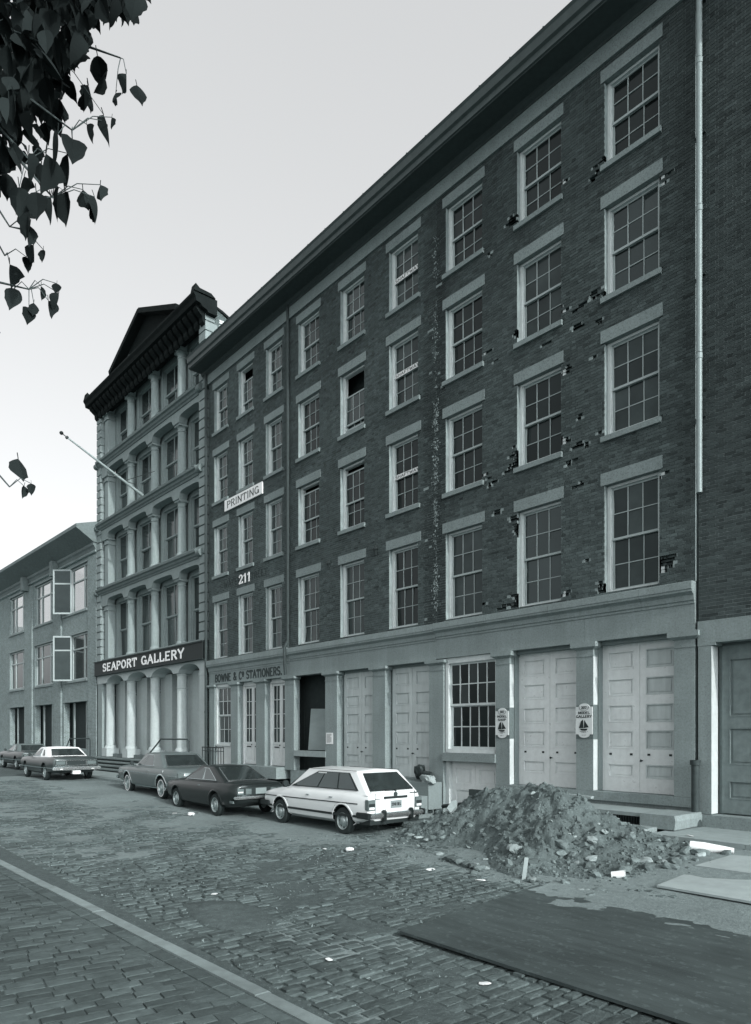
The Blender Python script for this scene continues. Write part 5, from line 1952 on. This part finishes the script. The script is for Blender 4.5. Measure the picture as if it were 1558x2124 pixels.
# --- dark coupe with white vinyl roof
def far_car(name, label, loc, rot, paint, roof, lampbar=True):
    c = Car(name, label, loc, rot,
        [(-2.45, .80, .44, .78, .88, .0), (-2.40, .88, .38, .82, .94, .01), (-2.0, .93, .30, .84, .96, .02), (-1.2, .96, .26, .86, .95, .02), (0, .955, .25, .84, .92, .01), (.85, .95, .25, .84, .93, .02),
         (1.3, .945, .27, .84, .94, .03), (2.1, .92, .30, .80, .90, .04), (2.5, .86, .38, .76, .84, .02), (2.56, .80, .42, .72, .78, .0)],
        [(1.46, .90), (1.46, -.90), (-1.38, .90), (-1.38, -.90)], .33, paint)
    c.put_wheels()
    c.cabin(.80, -1.55, .15, -.85, .83, .80, .64, .935, .955, 1.32, .035, roof, bevel=.06)
    c.glass('L', [(.09, .08), (.52, .08), (.50, .86), (.31, .86)], fm=M['chrome'], grow=.012)
    c.glass('L', [(.66, .16), (.75, .16), (.70, .72), (.63, .72)], fm=M['trim'], grow=.012)
    c.glass('B', [(.08, .10), (.92, .10), (.90, .84), (.10, .84)], fm=M['vinyl'] if roof == M['vinyl'] else M['chrome'], grow=.014)
    c.glass('F', [(.05, .07), (.95, .07), (.93, .91), (.07, .91)], fm=M['chrome'], grow=.014)
    c.strip('side_trim', M['chrome'], -2.3, 2.4, .52, .50, .025)
    c.vline([(.70, .32), (.78, .90)])
    c.vline([(-.68, .32), (-.66, .92)])
    c.box('rear_bumper', M['chrome'], (-2.60, -2.44, -.93, .93, .44, .58), bevel=.03)
    c.box('rear_panel', M['trim'], (-2.47, -2.42, -.80, .80, .64, .82))
    for sg in (1, -1):
        a, b = sorted((sg * .42, sg * .78))
        c.box('tail_lamp', M['lens'], (-2.485, -2.44, a, b, .66, .80), bevel=.01)
        a, b = sorted((sg * .37, sg * .39))
        c.box('lamp_edge', M['chrome'], (-2.49, -2.44, a, b, .64, .82))
        a, b = sorted((sg * .56, sg * .66))
        c.box('reversing_lamp', M['paper'], (-2.605, -2.58, a, b, .47, .50))
    c.box('panel_trim', M['chrome'], (-2.482, -2.44, -.80, .80, .822, .834), (-2.482, -2.44, -.80, .80, .626, .638))
    pl = c.box('number_plate', M['paper'], (-2.53, -2.40, -.155, .155, .28, .42))
    c.box('front_bumper', M['chrome'], (2.52, 2.64, -.9, .9, .42, .54), bevel=.03)
    c.box('tail_pipe', M['iron'], (-2.5, -2.2, .5, .56, .24, .30))
    mm = MB()
    mm.lathe([(0, -.03), (.06, -.03), (.07, .0), (.05, .05), (0, .07)], (.72, .93, 1.0), 10, 'x')
    mm.build('door_mirror', M['iron'], c.t)
    return c
far_car('vinyl_top_car', 'dark coupe with white vinyl roof and full width tail lamps, far left', (-31.5, -4.3, .27), PI, M['cw_dark'], M['vinyl'])
far_car('distant_car', 'dark car mostly hidden beyond the white roofed coupe at the left edge', (-41.5, -3.0, .27), PI, M['cw_dark'], M['vinyldark'])

# ------------------------------------------------------------------ heap of earth and everything round it
def heap_h(x, y):
    ridge = [(-11.5, -.1), (-11.0, .02), (-10.7, .16), (-9.85, .70), (-9.15, 1.06), (-8.25, 1.13), (-7.6, 1.14), (-7.0, .95), (-6.45, .60), (-5.95, .43), (-5.5, .34), (-4.9, .17), (-4.6, .0)]
    H = 0
    for (a, b), (c_, d_) in zip(ridge, ridge[1:]):
        if a <= x <= c_:
            H = b + (d_ - b) * (x - a) / (c_ - a)
    yc = -2.45 + .1 * math.sin(x * 2)
    H = max(0, H + .10 - zg(x, yc))
    front = 1.6 + .12 * math.sin(x * 2.3) + .95 * sstep(-8.2, -6.6, x) - .2 * sstep(-5.9, -5, x)
    back = .85
    t = (yc - y) / front if y < yc else (y - yc) / back
    if t >= 1:
        return 0
    g_ = max(0, 1 - t)
    g_ = .55 * g_ + .45 * g_ * g_ * (3 - 2 * g_)
    # a low shelf of spilled rubble at the foot
    return H * g_
def heap_z(x, y):
    h = heap_h(x, y)
    if h <= 0:
        return zg(x, y) - .03
    k = min(1, h / .3)
    n = noise.fractal((x * 1.6, y * 1.6, 0), 1.0, 2.1, 5) * .13 + abs(noise.noise((x * 3.1, y * 3.1, 7))) * .20 + noise.noise((x * 8, y * 8, 3)) * .07 + abs(noise.noise((x * 15, y * 15, 3))) * .06 - .07
    return zg(x, y) + h + n * k - .02
hp = thing('dirt_heap', (-8.0, -2.6, .1), 'big heap of dug up earth and stones in the street before the double doors', 'dirt heap')
mb = MB()
nx_, ny_ = 240, 130
hx = lambda i: -11.8 + i * 7.1 / nx_
hy = lambda j: -5.1 + j * 4.1 / ny_
vid = {}
for i in range(nx_):
    for j in range(ny_):
        cells = [(i, j), (i + 1, j), (i + 1, j + 1), (i, j + 1)]
        if all(heap_h(hx(a), hy(b)) <= 0 for a, b in cells):
            continue
        ids = []
        for a, b in cells:
            if (a, b) not in vid:
                vid[(a, b)] = len(mb.v)
                X, Y = hx(a), hy(b)
                mb.v.append((X + noise.noise((X * 8, Y * 8, 1)) * .02, Y + noise.noise((X * 8, Y * 8, 5)) * .02, heap_z(X, Y)))
            ids.append(vid[(a, b)])
        mb.f.append(tuple(ids))
        mb.r.append(1)
mb.build('earth', M['heap'], hp, smooth=50)

def stone_mesh(name, m, seed, flat=1.0, n=2):
    bm = bmesh.new()
    bmesh.ops.create_icosphere(bm, subdivisions=n, radius=1)
    for v in bm.verts:
        p = v.co.copy()
        k = 1 + .45 * noise.noise(p * 1.1 + Vector((seed * 3.1, seed, 0))) + .18 * noise.noise(p * 3 + Vector((seed, 0, seed)))
        q = Vector((max(-.8, min(.8, p.x)), max(-.78, min(.78, p.y)), max(-.7, min(.7, p.z))))
        v.co = q * k * 1.2
        v.co.z *= flat
    me = bpy.data.meshes.new(name)
    bm.to_mesh(me)
    bm.free()
    me.materials.append(m)
    return me
stones = [stone_mesh('stone', M['rubble'], i, .8) for i in range(6)] + [stone_mesh('stone', M['rubblepale'], i + 10, .6) for i in range(2)]
cnt = 0
tries = 0
while cnt < 230 and tries < 6000:
    tries += 1
    x, y = rng.uniform(-11.5, -4.6), rng.uniform(-5.0, -1.7)
    h = heap_h(x, y)
    if h <= .02 or h > 1.2:
        continue
    p = .35 + .5 * (h < .35) + .6 * (x > -6.3)
    if rng.random() > p:
        continue
    s_ = rng.choice((.012, .016, .016, .02, .02, .028, .04, .055)) * rng.uniform(.7, 1.3) * (1.25 if h < .35 else 1)
    inst('stone', rng.choice(stones), hp, (x, y, heap_z(x, y) + s_ * .25), (rng.uniform(-.5, .5), rng.uniform(-.5, .5), rng.uniform(0, 6)), (s_ * rng.uniform(.8, 1.5), s_, s_))
    cnt += 1
bq = MB()
bq.prism([(-.085, -.048), (.07, -.048), (.09, -.01), (.075, .048), (-.085, .048)], lambda u, v, d: (u, v, d), -.03, .03)
bqm = bq.mesh('broken_brick', M['rubble'])
n_b = 0
while n_b < 26:
    x, y = rng.uniform(-10.6, -5.0), rng.uniform(-5.0, -2.3)
    if heap_h(x, y) <= .03:
        continue
    inst('broken_brick', bqm, hp, (x, y, heap_z(x, y) + .012), (rng.uniform(-.7, .7), rng.uniform(-.7, .7), rng.uniform(0, 6)), (rng.uniform(.6, 1.15),) * 3)
    n_b += 1
# crumbs of soil: nobody could count them
mb = MB()
for i in range(9500):
    x, y = rng.uniform(-12.2, -4.6), rng.uniform(-5.5, -1.6)
    h = heap_h(x, y)
    if h <= 0 and rng.random() > .22:
        continue
    z = heap_z(x, y) if h > 0 else zg(x, y) + .004
    q = rng.choice((.005, .006, .007, .009, .012, .017, .026)) * rng.uniform(.7, 1.3)
    mb.cur = 1
    c0 = Vector((x, y, z + q * .2))
    n = len(mb.v)
    t_ = rng.uniform(0, 3)
    ct, st2 = math.cos(t_), math.sin(t_)
    for (u, v, w_) in ((-1, -1, -1), (1, -1, -1), (1, 1, -1), (-1, 1, -1), (-1, -1, 1), (1, -1, 1), (1, 1, 1), (-1, 1, 1)):
        k_ = .75 if w_ > 0 else 1
        u, v, w_ = u * q * k_ * rng.uniform(.6, 1.3), v * q * k_ * rng.uniform(.6, 1.2), w_ * q * rng.uniform(.4, .9)
        mb.v.append((c0.x + u * ct - v * st2, c0.y + u * st2 + v * ct, c0.z + w_))
    for f in ((0, 1, 5, 4), (1, 2, 6, 5), (2, 3, 7, 6), (3, 0, 4, 7), (4, 5, 6, 7)):
        mb.f.append(tuple(n + k for k in f))
        mb.r.append(1)
mb.build('soil_crumbs', M['heapclod'], hp, kind='stuff')

# loose stones lying round the foot
spots = []
for i in range(46):
    t = rng.random()
    x = -10.9 + 6.0 * t
    yf = -3.0 - 1.9 * math.sin(min(1, t * 1.25) * PI * .55)
    spots.append((x + rng.gauss(0, .12), yf - rng.uniform(-.1, .4)))
for i in range(14):
    spots.append((rng.uniform(-5.4, -4.6), rng.uniform(-3.6, -2.2)))
for i, (x, y) in enumerate(spots):
    s_ = rng.uniform(.02, .06) if i < 46 else rng.uniform(.045, .10)
    z = max(heap_z(x, y), zg(x, y) + .005)
    o = inst('loose_stone', stones[i % 6] if i % 4 else stones[6 + i % 2], None, (x, y, z + s_ * .35), (rng.uniform(-.3, .3), rng.uniform(-.3, .3), rng.uniform(0, 6)), (s_ * rng.uniform(.9, 1.5), s_, s_ * .9))
    tag(o, 'loose grey stone lying at the foot of the dirt heap' if i < 46 else 'loose pale rubble stone at the right toe of the dirt heap', 'stone', 'loose stones at the foot of the heap' if i < 46 else 'rubble at the right toe of the heap')
# a line of displaced paving blocks
for i in range(6):
    x, y = -8.15 + i * .17, -4.72 - .05 * i
    o = inst('paving_block', stones[(i * 2) % 6], None, (x, y, zg(x, y) + .05), (rng.uniform(-.2, .2), rng.uniform(-.2, .2), rng.uniform(0, 3)), (.11, .075, .07))
    tag(o, 'dug up dark street block in the row before the heap', 'stone', 'dug up street blocks in a row')
x, y = -9.75, -2.95
q = MB()
q.prism([(-.09, -.05), (.02, -.14), (.10, .02), (.06, .17), (-.04, .14)], lambda u, v, d: (u, d, v), -.035, .035)
o = q.build('stone_slab', M['rubblepale'], None, org=(0, 0, 0))
o.location = (x, y - .02, heap_z(x, y) + .10)
o.rotation_euler = (R(-38), R(8), R(25))
tag(o, 'flat pale stone slab tilted on the left slope of the heap', 'stone')
o = MB().box(-.03, .03, -.02, .02, 0, .36).build('wooden_stake', M['timber'], None)
o.location = (-6.45, -4.95, zg(-6.45, -4.95) - .03)
o.rotation_euler = (R(-14), R(8), R(40))
tag(o, 'short split wooden stake standing in the dirt at the front of the heap', 'stake')
o = MB().box(-.6, .6, -.06, .06, -.02, .02).build('plank', M['timber'], None)
o.location = (-7.75, -2.05, 1.62 - .25)
o.location.z = heap_z(-7.75, -2.2) + .04
o.rotation_euler = (0, R(2), R(6))
tag(o, 'weathered plank lying along the crest of the dirt heap', 'plank')
o = MB().tube([(-.7, 0, 0), (.7, 0, .22)], .05, 10).build('iron_pipe', M['iron'], None, smooth=40)
o.location = (-11.05, -1.15, .42)
tag(o, 'dark iron pipe leaning from the street to the cellar door beside the white wagon', 'pipe')
o = MB().box(-.45, .35, -.05, .05, -.13, .13).build('wooden_crate_board', M['rustpipe'], None)
o.location = (-10.75, -.75, .72)
o.rotation_euler = (0, 0, R(5))
tag(o, 'dark heavy board propped before the cellar doors', 'board')
o = MB().box(-.06, .06, -.05, .05, -.45, .25).build('board_prop', M['rustpipe'], None)
o.location = (-10.9, -.65, .5)
tag(o, 'short dark post holding up the board by the cellar doors', 'post')

# paper cups and litter
def cup(name, r0, r1, h, loc, rot, label):
    o = MB().lathe([(0, .004), (r0, .004), (r0, 0), (r1, h), (r1 + .004, h + .003), (r1 - .004, h), (r0 - .003, .01), (0, .01)], (0, 0, 0), 22).build(name, M['paper'], None, smooth=30)
    o.location = loc
    o.rotation_euler = rot
    return tag(o, label, 'cup')
cup('paper_cup', .052, .075, .19, (-5.50, -4.13, .12), (R(86), 0, R(118)), 'large white paper cup lying on its side before the dirt heap')
o = MB().lathe([(0, 0), (.085, 0), (.085, .22), (.082, .23), (.045, .62), (0, .62)], (0, 0, 0), 20).build('rolled_tube', M['paper'], None, smooth=30)
o.location = (-5.20, -2.30, zg(-5.2, -2.3) + .09)
o.rotation_euler = (0, R(92), R(18))
tag(o, 'white tapered tube lying by the right toe of the heap', 'tube')
lit = [(-16.9, -5.2, .12, 'crumpled white paper ball in the street beside the dark coupe'), (-10.1, -5.35, .10, 'crumpled white paper cup in the street before the white wagon'), (-10.6, -5.55, .07, 'small torn paper scrap left of the crumpled cup'), (-10.0, -4.4, .06, 'small pale stone chip on the street by the rear wheel of the wagon'),
       (-7.9, -5.45, .09, 'flat torn white paper at the left foot of the heap'), (-6.85, -5.45, .10, 'folded white paper before the dug up blocks'), (-5.3, -6.3, .10, 'flat white paper scrap between heap and steel plate'), (-4.0, -8.7, .06, 'white paper scrap beside the front edge of the steel plate'),
       (-5.4, -9.35, .05, 'tiny white scrap on the cobbles near the kerb'), (-8.6, -8.9, .06, 'pale paper scrap lying in the gutter by the kerb'), (-5.6, -1.45, .07, 'crumpled white paper on the pavement slabs by the drainpipe'), (-17.6, -5.35, .08, 'flat grey paper in the street left of the paper ball')]
for i, (x, y, s_, lab) in enumerate(lit):
    me = stone_mesh('litter', M['paper'], 30 + i, .55 if i in (0, 1) else .14, 2)
    z = .42 if i == 10 else max(zg(x, y), dz(x, y))
    o = inst('paper_litter', me, None, (x, y, z + .012 + (s_ * .3 if i in (0, 1) else 0)), (rng.uniform(-.2, .2), rng.uniform(-.2, .2), rng.uniform(0, 3)), (s_ * .8, s_ * .55, s_ * .7))
    tag(o, lab, 'litter')

# bags of rubbish on the step behind the wagon
for (x, y, z, sx, sz, lab, m_) in ((-13.62, -.12, 1.13, .12, .20, 'black bottle crate like bundle standing against the warehouse door', M['iron']), (-13.25, -.20, 1.05, .20, .12, 'dark rubbish bag slumped at the foot of the wooden door', M['iron']),
                              (-12.98, -.42, .98, .26, .12, 'grey cloth bundle lying on the step beside the pillar', M['board'])):
    o = inst('rubbish_bag', stone_mesh('rubbish_bag', m_, 50 + x, 1, 3), None, (x, y, z), (0, 0, x), (sx, .14, sz))
    tag(o, lab, 'bag')
st_ = thing('stone_stoop', (-13.0, -.4, .2), 'rough granite stoop blocks below the pillar behind the wagon', 'steps')
bx('block', M['jamb'], st_, -14.4, -12.84, -.55, -.05, .2, .90)
bx('block', M['jamb'], st_, -13.6, -12.86, -.8, -.56, .1, .56)

# steel plate and boards over the trench
def sheet(name, P, z, th, m, label, cat, zz=None):
    q = MB()
    top = [(x, y, zz[i] if zz else z) for i, (x, y) in enumerate(P)]
    bot = [(x, y, t[2] - th) for (x, y), t in zip(P, top)]
    q.face(top)
    q.face(list(reversed(bot)))
    for i in range(4):
        j = (i + 1) % 4
        q.face([bot[i], bot[j], top[j], top[i]])
    return tag(q.build(name, m, None, fix=True), label, cat)
sheet('steel_plate', [(-5.55, -8.28), (2.5, -8.24), (2.5, -4.75), (-6.05, -4.92)], .05, .03, M['steel'], 'big dark steel road plate covering the street in the foreground', 'plate', [.058, .045, .045, .042])
sheet('board', [(-4.72, -4.30), (-2.4, -4.32), (-2.4, -3.22), (-4.70, -3.22)], .16, .03, M['board'], 'pale board lying on the ground at the right edge before the rubble', 'board', [.13, .14, .22, .20])
sheet('board', [(-4.75, -3.12), (-2.4, -3.10), (-2.4, -1.95), (-4.55, -2.3)], .3, .05, M['board'], 'second board behind the pale one beside the white tube', 'board', [.25, .26, .36, .34])
dp = MB()
for i in range(110):
    for j in range(50):
        q = []
        for a, b in ((i, j), (i + 1, j), (i + 1, j + 1), (i, j + 1)):
            X, Y = -6.1 + a * .06, -7.9 + b * .068
            t = (Y + 8.26) / 3.4
            pz = .053 - .011 * t
            n_ = noise.noise((X * .9, Y * 2.2, 4)) * .5 + noise.noise((X * 3, Y * 5, 4)) * .35 + noise.noise((X * 9, Y * 12, 4)) * .25
            q.append((X, Y, pz - .0065 + .008 * (n_ + 1.25 * sstep(-7.0, -4.8, Y) + .35 * sstep(-4.5, -1, X) + .12)))
        if max(v[2] for v in q) - pz > -.003 and q[0][0] > -5.52 - .5 * t:
            dp.face(q)
dpo = dp.build('plate_dust', M['dirt'], None, smooth=80, fix=True)
dpo['kind'] = 'stuff'
# round cover sunk among the blocks
mb = MB()
cxp, cyp = -7.55, -9.25
N_ = 36
rim = []
for k in range(N_):
    t = 2 * PI * k / N_
    rr = 1 + .22 * noise.noise((math.cos(t) * 1.3, math.sin(t) * 1.3, 5)) + .07 * noise.noise((math.cos(t) * 5, math.sin(t) * 5, 5))
    rim.append((cxp + .95 * rr * math.cos(t), cyp + .42 * rr * math.sin(t)))
for f0, f1, z0, z1 in ((0, .5, .020, .018), (.5, .92, .018, .012), (.92, 1.0, .012, -.03)):
    for k in range(N_):
        p, q = rim[k], rim[(k + 1) % N_]
        L1 = lambda r, f, z: (cxp + (r[0] - cxp) * f, cyp + (r[1] - cyp) * f, z + .006 * noise.noise((r[0] * 4, r[1] * 4, f * 3)))
        if f0 == 0:
            mb.face([L1(p, f1, z1), L1(q, f1, z1), (cxp, cyp, z0)])
        else:
            mb.face([L1(p, f0, z0), L1(p, f1, z1), L1(q, f1, z1), L1(q, f0, z0)])
structure(mb.build('asphalt_patch', M['stoneblock2'], None, smooth=60, fix=True))

# loose grit on the near street
mb = MB()
for i in range(9000):
    x, y = rng.uniform(-12, .5), rng.uniform(-10.4, -4.5)
    if noise.noise((x * .8, y * .9, 31)) + .25 * noise.noise((x * 3, y * 3, 31)) < .10 and rng.random() > .12:
        continue
    if -5.7 < x and -8.3 < y < -4.8:
        continue
    q = rng.choice((.003, .004, .004, .005, .007, .011))
    c0 = Vector((x, y, zg(x, y) + .004 + q * .3))
    pts = [c0 + Vector((rng.gauss(0, q), rng.gauss(0, q), rng.gauss(0, q))) for _ in range(4)]
    n = len(mb.v)
    mb.v += [tuple(p_) for p_ in pts]
    for f in ((0, 1, 2), (0, 2, 3), (0, 3, 1), (1, 3, 2)):
        mb.f.append(tuple(n + k for k in f))
        mb.r.append(1)
gr = mb.build('street_grit', M['rubble'], None, kind='stuff')

# ------------------------------------------------------------------ tree by the near kerb, its boughs hanging into the view
TR = thing('street_tree', (-4.3, -13.9, .1), 'street tree with broad drooping leaves overhanging the upper left corner', 'tree')
def at(px, py, d):
    return CAMP + FW * d + RT * ((px - 768) / 1447 * d) + Vector((0, 0, (1520 - py) / 1447 * d))
tp = Vector((-4.3, -13.9, .1))
top = at(-330, 260, 3.0)
m_ = MB()
m_.tube([tp, tp + Vector((.05, .05, 1.2)), tp + Vector((.0, .1, 2.4)), tp.lerp(top, .8), top], [.17, .14, .12, .10, .08], 12)
m_.build('trunk', M['bark'], TR, smooth=60)
bough = []
ends = [(90, 90, 2.9), (250, 120, 3.1), (150, 270, 2.8), (60, 330, 2.7), (110, 410, 2.75), (20, 470, 2.8), (10, 530, 2.85), (60, 600, 2.9), (0, 690, 2.9), (20, 1010, 3.0), (-60, 180, 2.6), (160, 20, 3.2), (-120, 480, 2.8), (-100, 760, 3.0)]
lims = MB()
for i, (px, py, d) in enumerate(ends):
    e = at(px, py, d)
    s0 = top if py < 600 else tp.lerp(top, .75)
    mid = s0.lerp(e, .55) + Vector((0, 0, .22))
    lims.tube([s0, s0.lerp(mid, .5) + Vector((0, 0, .1)), mid, mid.lerp(e, .6) + Vector((0, 0, .04)), e], [.035, .022, .012, .006, .003], 6)
    bough.append((s0, mid, e))
lims.build('limbs', M['bark'], TR, smooth=60)
def leaf_mesh(seed):
    q = MB()
    r_ = random.Random(seed)
    prof = [(0, .0), (.05, .17), (.14, .29), (.26, .345), (.40, .34), (.54, .285), (.66, .225), (.78, .13), (.88, .055), (1, 0)]
    cv = r_.uniform(.15, .55)
    fo = r_.uniform(.2, 1.0)
    wv = [[1 + r_.uniform(-.13, .13) for _ in prof] for _ in (0, 1)]
    tw = r_.uniform(-.5, .5)
    for i in range(len(prof) - 1):
        (a, wa), (b, wb) = prof[i], prof[i + 1]
        za, zb = -cv * a * a, -cv * b * b
        for n_, sg in enumerate((1, -1)):
            wa2, wb2 = wa * wv[n_][i], wb * wv[n_][i + 1]
            q.face([(a, tw * a * a * .3, za), (b, tw * b * b * .3, zb), (b, tw * b * b * .3 + sg * wb2, zb - fo * wb2 * (1 + .3 * sg)), (a, tw * a * a * .3 + sg * wa2, za - fo * wa2 * (1 + .3 * sg))])
    q.bar((-.28, 0, .05), (0, 0, 0), .025)
    return q.mesh('leaf', M['leaf'], attr=True)
lms = [leaf_mesh(i) for i in range(12)]
leaves = []
def add_leaf(p, size, droop=None):
    yaw = rng.uniform(0, 2 * PI)
    pitch = rng.uniform(.5, 1.45) if droop is None else droop
    leaves.append((p, size, yaw, pitch, rng.uniform(-.7, .7)))
twigs = MB()                             # thin drooping twigs
# drooping leaves at their own places on the twigs that show against the sky
for (px, py, s_, d) in ((215, 250, .105, 3.0), (240, 205, .08, 3.05), (262, 165, .085, 3.1), (232, 255, .055, 3.0), (212, 262, .055, 3.0), (180, 270, .08, 2.8), (150, 300, .14, 2.75), (120, 290, .16, 2.7), (95, 330, .15, 2.7), (140, 330, .13, 2.72),
                       (115, 400, .125, 2.75), (135, 410, .125, 2.75), (105, 420, .10, 2.75), (172, 405, .10, 2.8), (196, 420, .105, 2.8), (208, 395, .085, 2.82), (75, 410, .11, 2.7), (60, 450, .10, 2.7), (62, 480, .085, 2.75), (40, 400, .12, 2.7),
                       (70, 520, .085, 2.85), (90, 530, .05, 2.85), (55, 545, .06, 2.85), (70, 640, .06, 2.9), (85, 605, .06, 2.9), (100, 635, .08, 2.9), (122, 620, .08, 2.9), (60, 650, .08, 2.9), (118, 600, .05, 2.9), (65, 1015, .05, 3.0), (50, 1020, .06, 3.0), (30, 610, .10, 2.9), (20, 560, .10, 2.9)):
    lp = at(px, py - 12, d)
    add_leaf(lp, s_, rng.uniform(1.0, 1.5))
    near = min((e for _, _, e in bough), key=lambda e: (e - lp).length)
    if (near - lp).length < .5:
        mdp = near.lerp(lp, .5) + Vector((0, 0, .03))
        twigs.tube([near, mdp, lp], [.0022, .0018, .0014], 5)
twigs.build('twigs', M['bark'], TR, kind='stuff')
for (s0, mid, e) in bough:
    for k in range(16):
        t = rng.uniform(.25, 1)
        p = (s0.lerp(mid, t * 1.6) if t < .6 else mid.lerp(e, (t - .6) / .4))
        q = pix(p)
        if q and q[0] > -20 and q[1] > 330:
            continue
        add_leaf(p + Vector((rng.gauss(0, .10), rng.gauss(0, .10), rng.gauss(0, .08))), rng.uniform(.08, .13))
# thick of the crown, packed dense to stand for lens falloff in the corner
k = 0
while k < 3400:
    px, py = rng.uniform(-420, 300), rng.uniform(-420, 330)
    lim = 205 - .40 * max(0, py) - 40 * noise.noise((py * .02, 3, 1))
    if py > 0 and px > lim or py > 230 and px > 60 and rng.random() < .8:
        continue
    if py <= 0 and px > 300 - .1 * (-py):
        continue
    d = rng.uniform(2.5, 4.6)
    add_leaf(at(px, py, d), rng.uniform(.075, .12))
    k += 1
def lmat(p, s_, yaw, pitch, roll):
    return Matrix.Translation(p) @ Matrix.Rotation(yaw, 4, 'Z') @ Matrix.Rotation(pitch, 4, 'Y') @ Matrix.Rotation(roll, 4, 'X') @ Matrix.Scale(s_, 4)
def dist(l):
    return (l[0] - CAMP).length if seen(l[0], 0) else 100
order = sorted(range(len(leaves)), key=lambda i: (i >= 33, dist(leaves[i])))
mb = MB()
for n, i in enumerate(order):
    l = leaves[i]
    if n < 300:
        o = inst('leaf', lms[i % 12], TR, tuple(l[0]))
        mw = lmat(*l)
        o.rotation_euler = mw.to_euler()
        o.scale = (l[1],) * 3
    else:
        mw = lmat(*l)
        src = lms[i % 12]
        b = len(mb.v)
        mb.v += [tuple(mw @ v.co) for v in src.vertices]
        kk = rng.uniform(.7, 1.3)
        for p in src.polygons:
            mb.f.append(tuple(b + v for v in p.vertices))
            mb.r.append(kk)
mb.build('foliage', M['leaf'], TR, kind='stuff', attr=True)
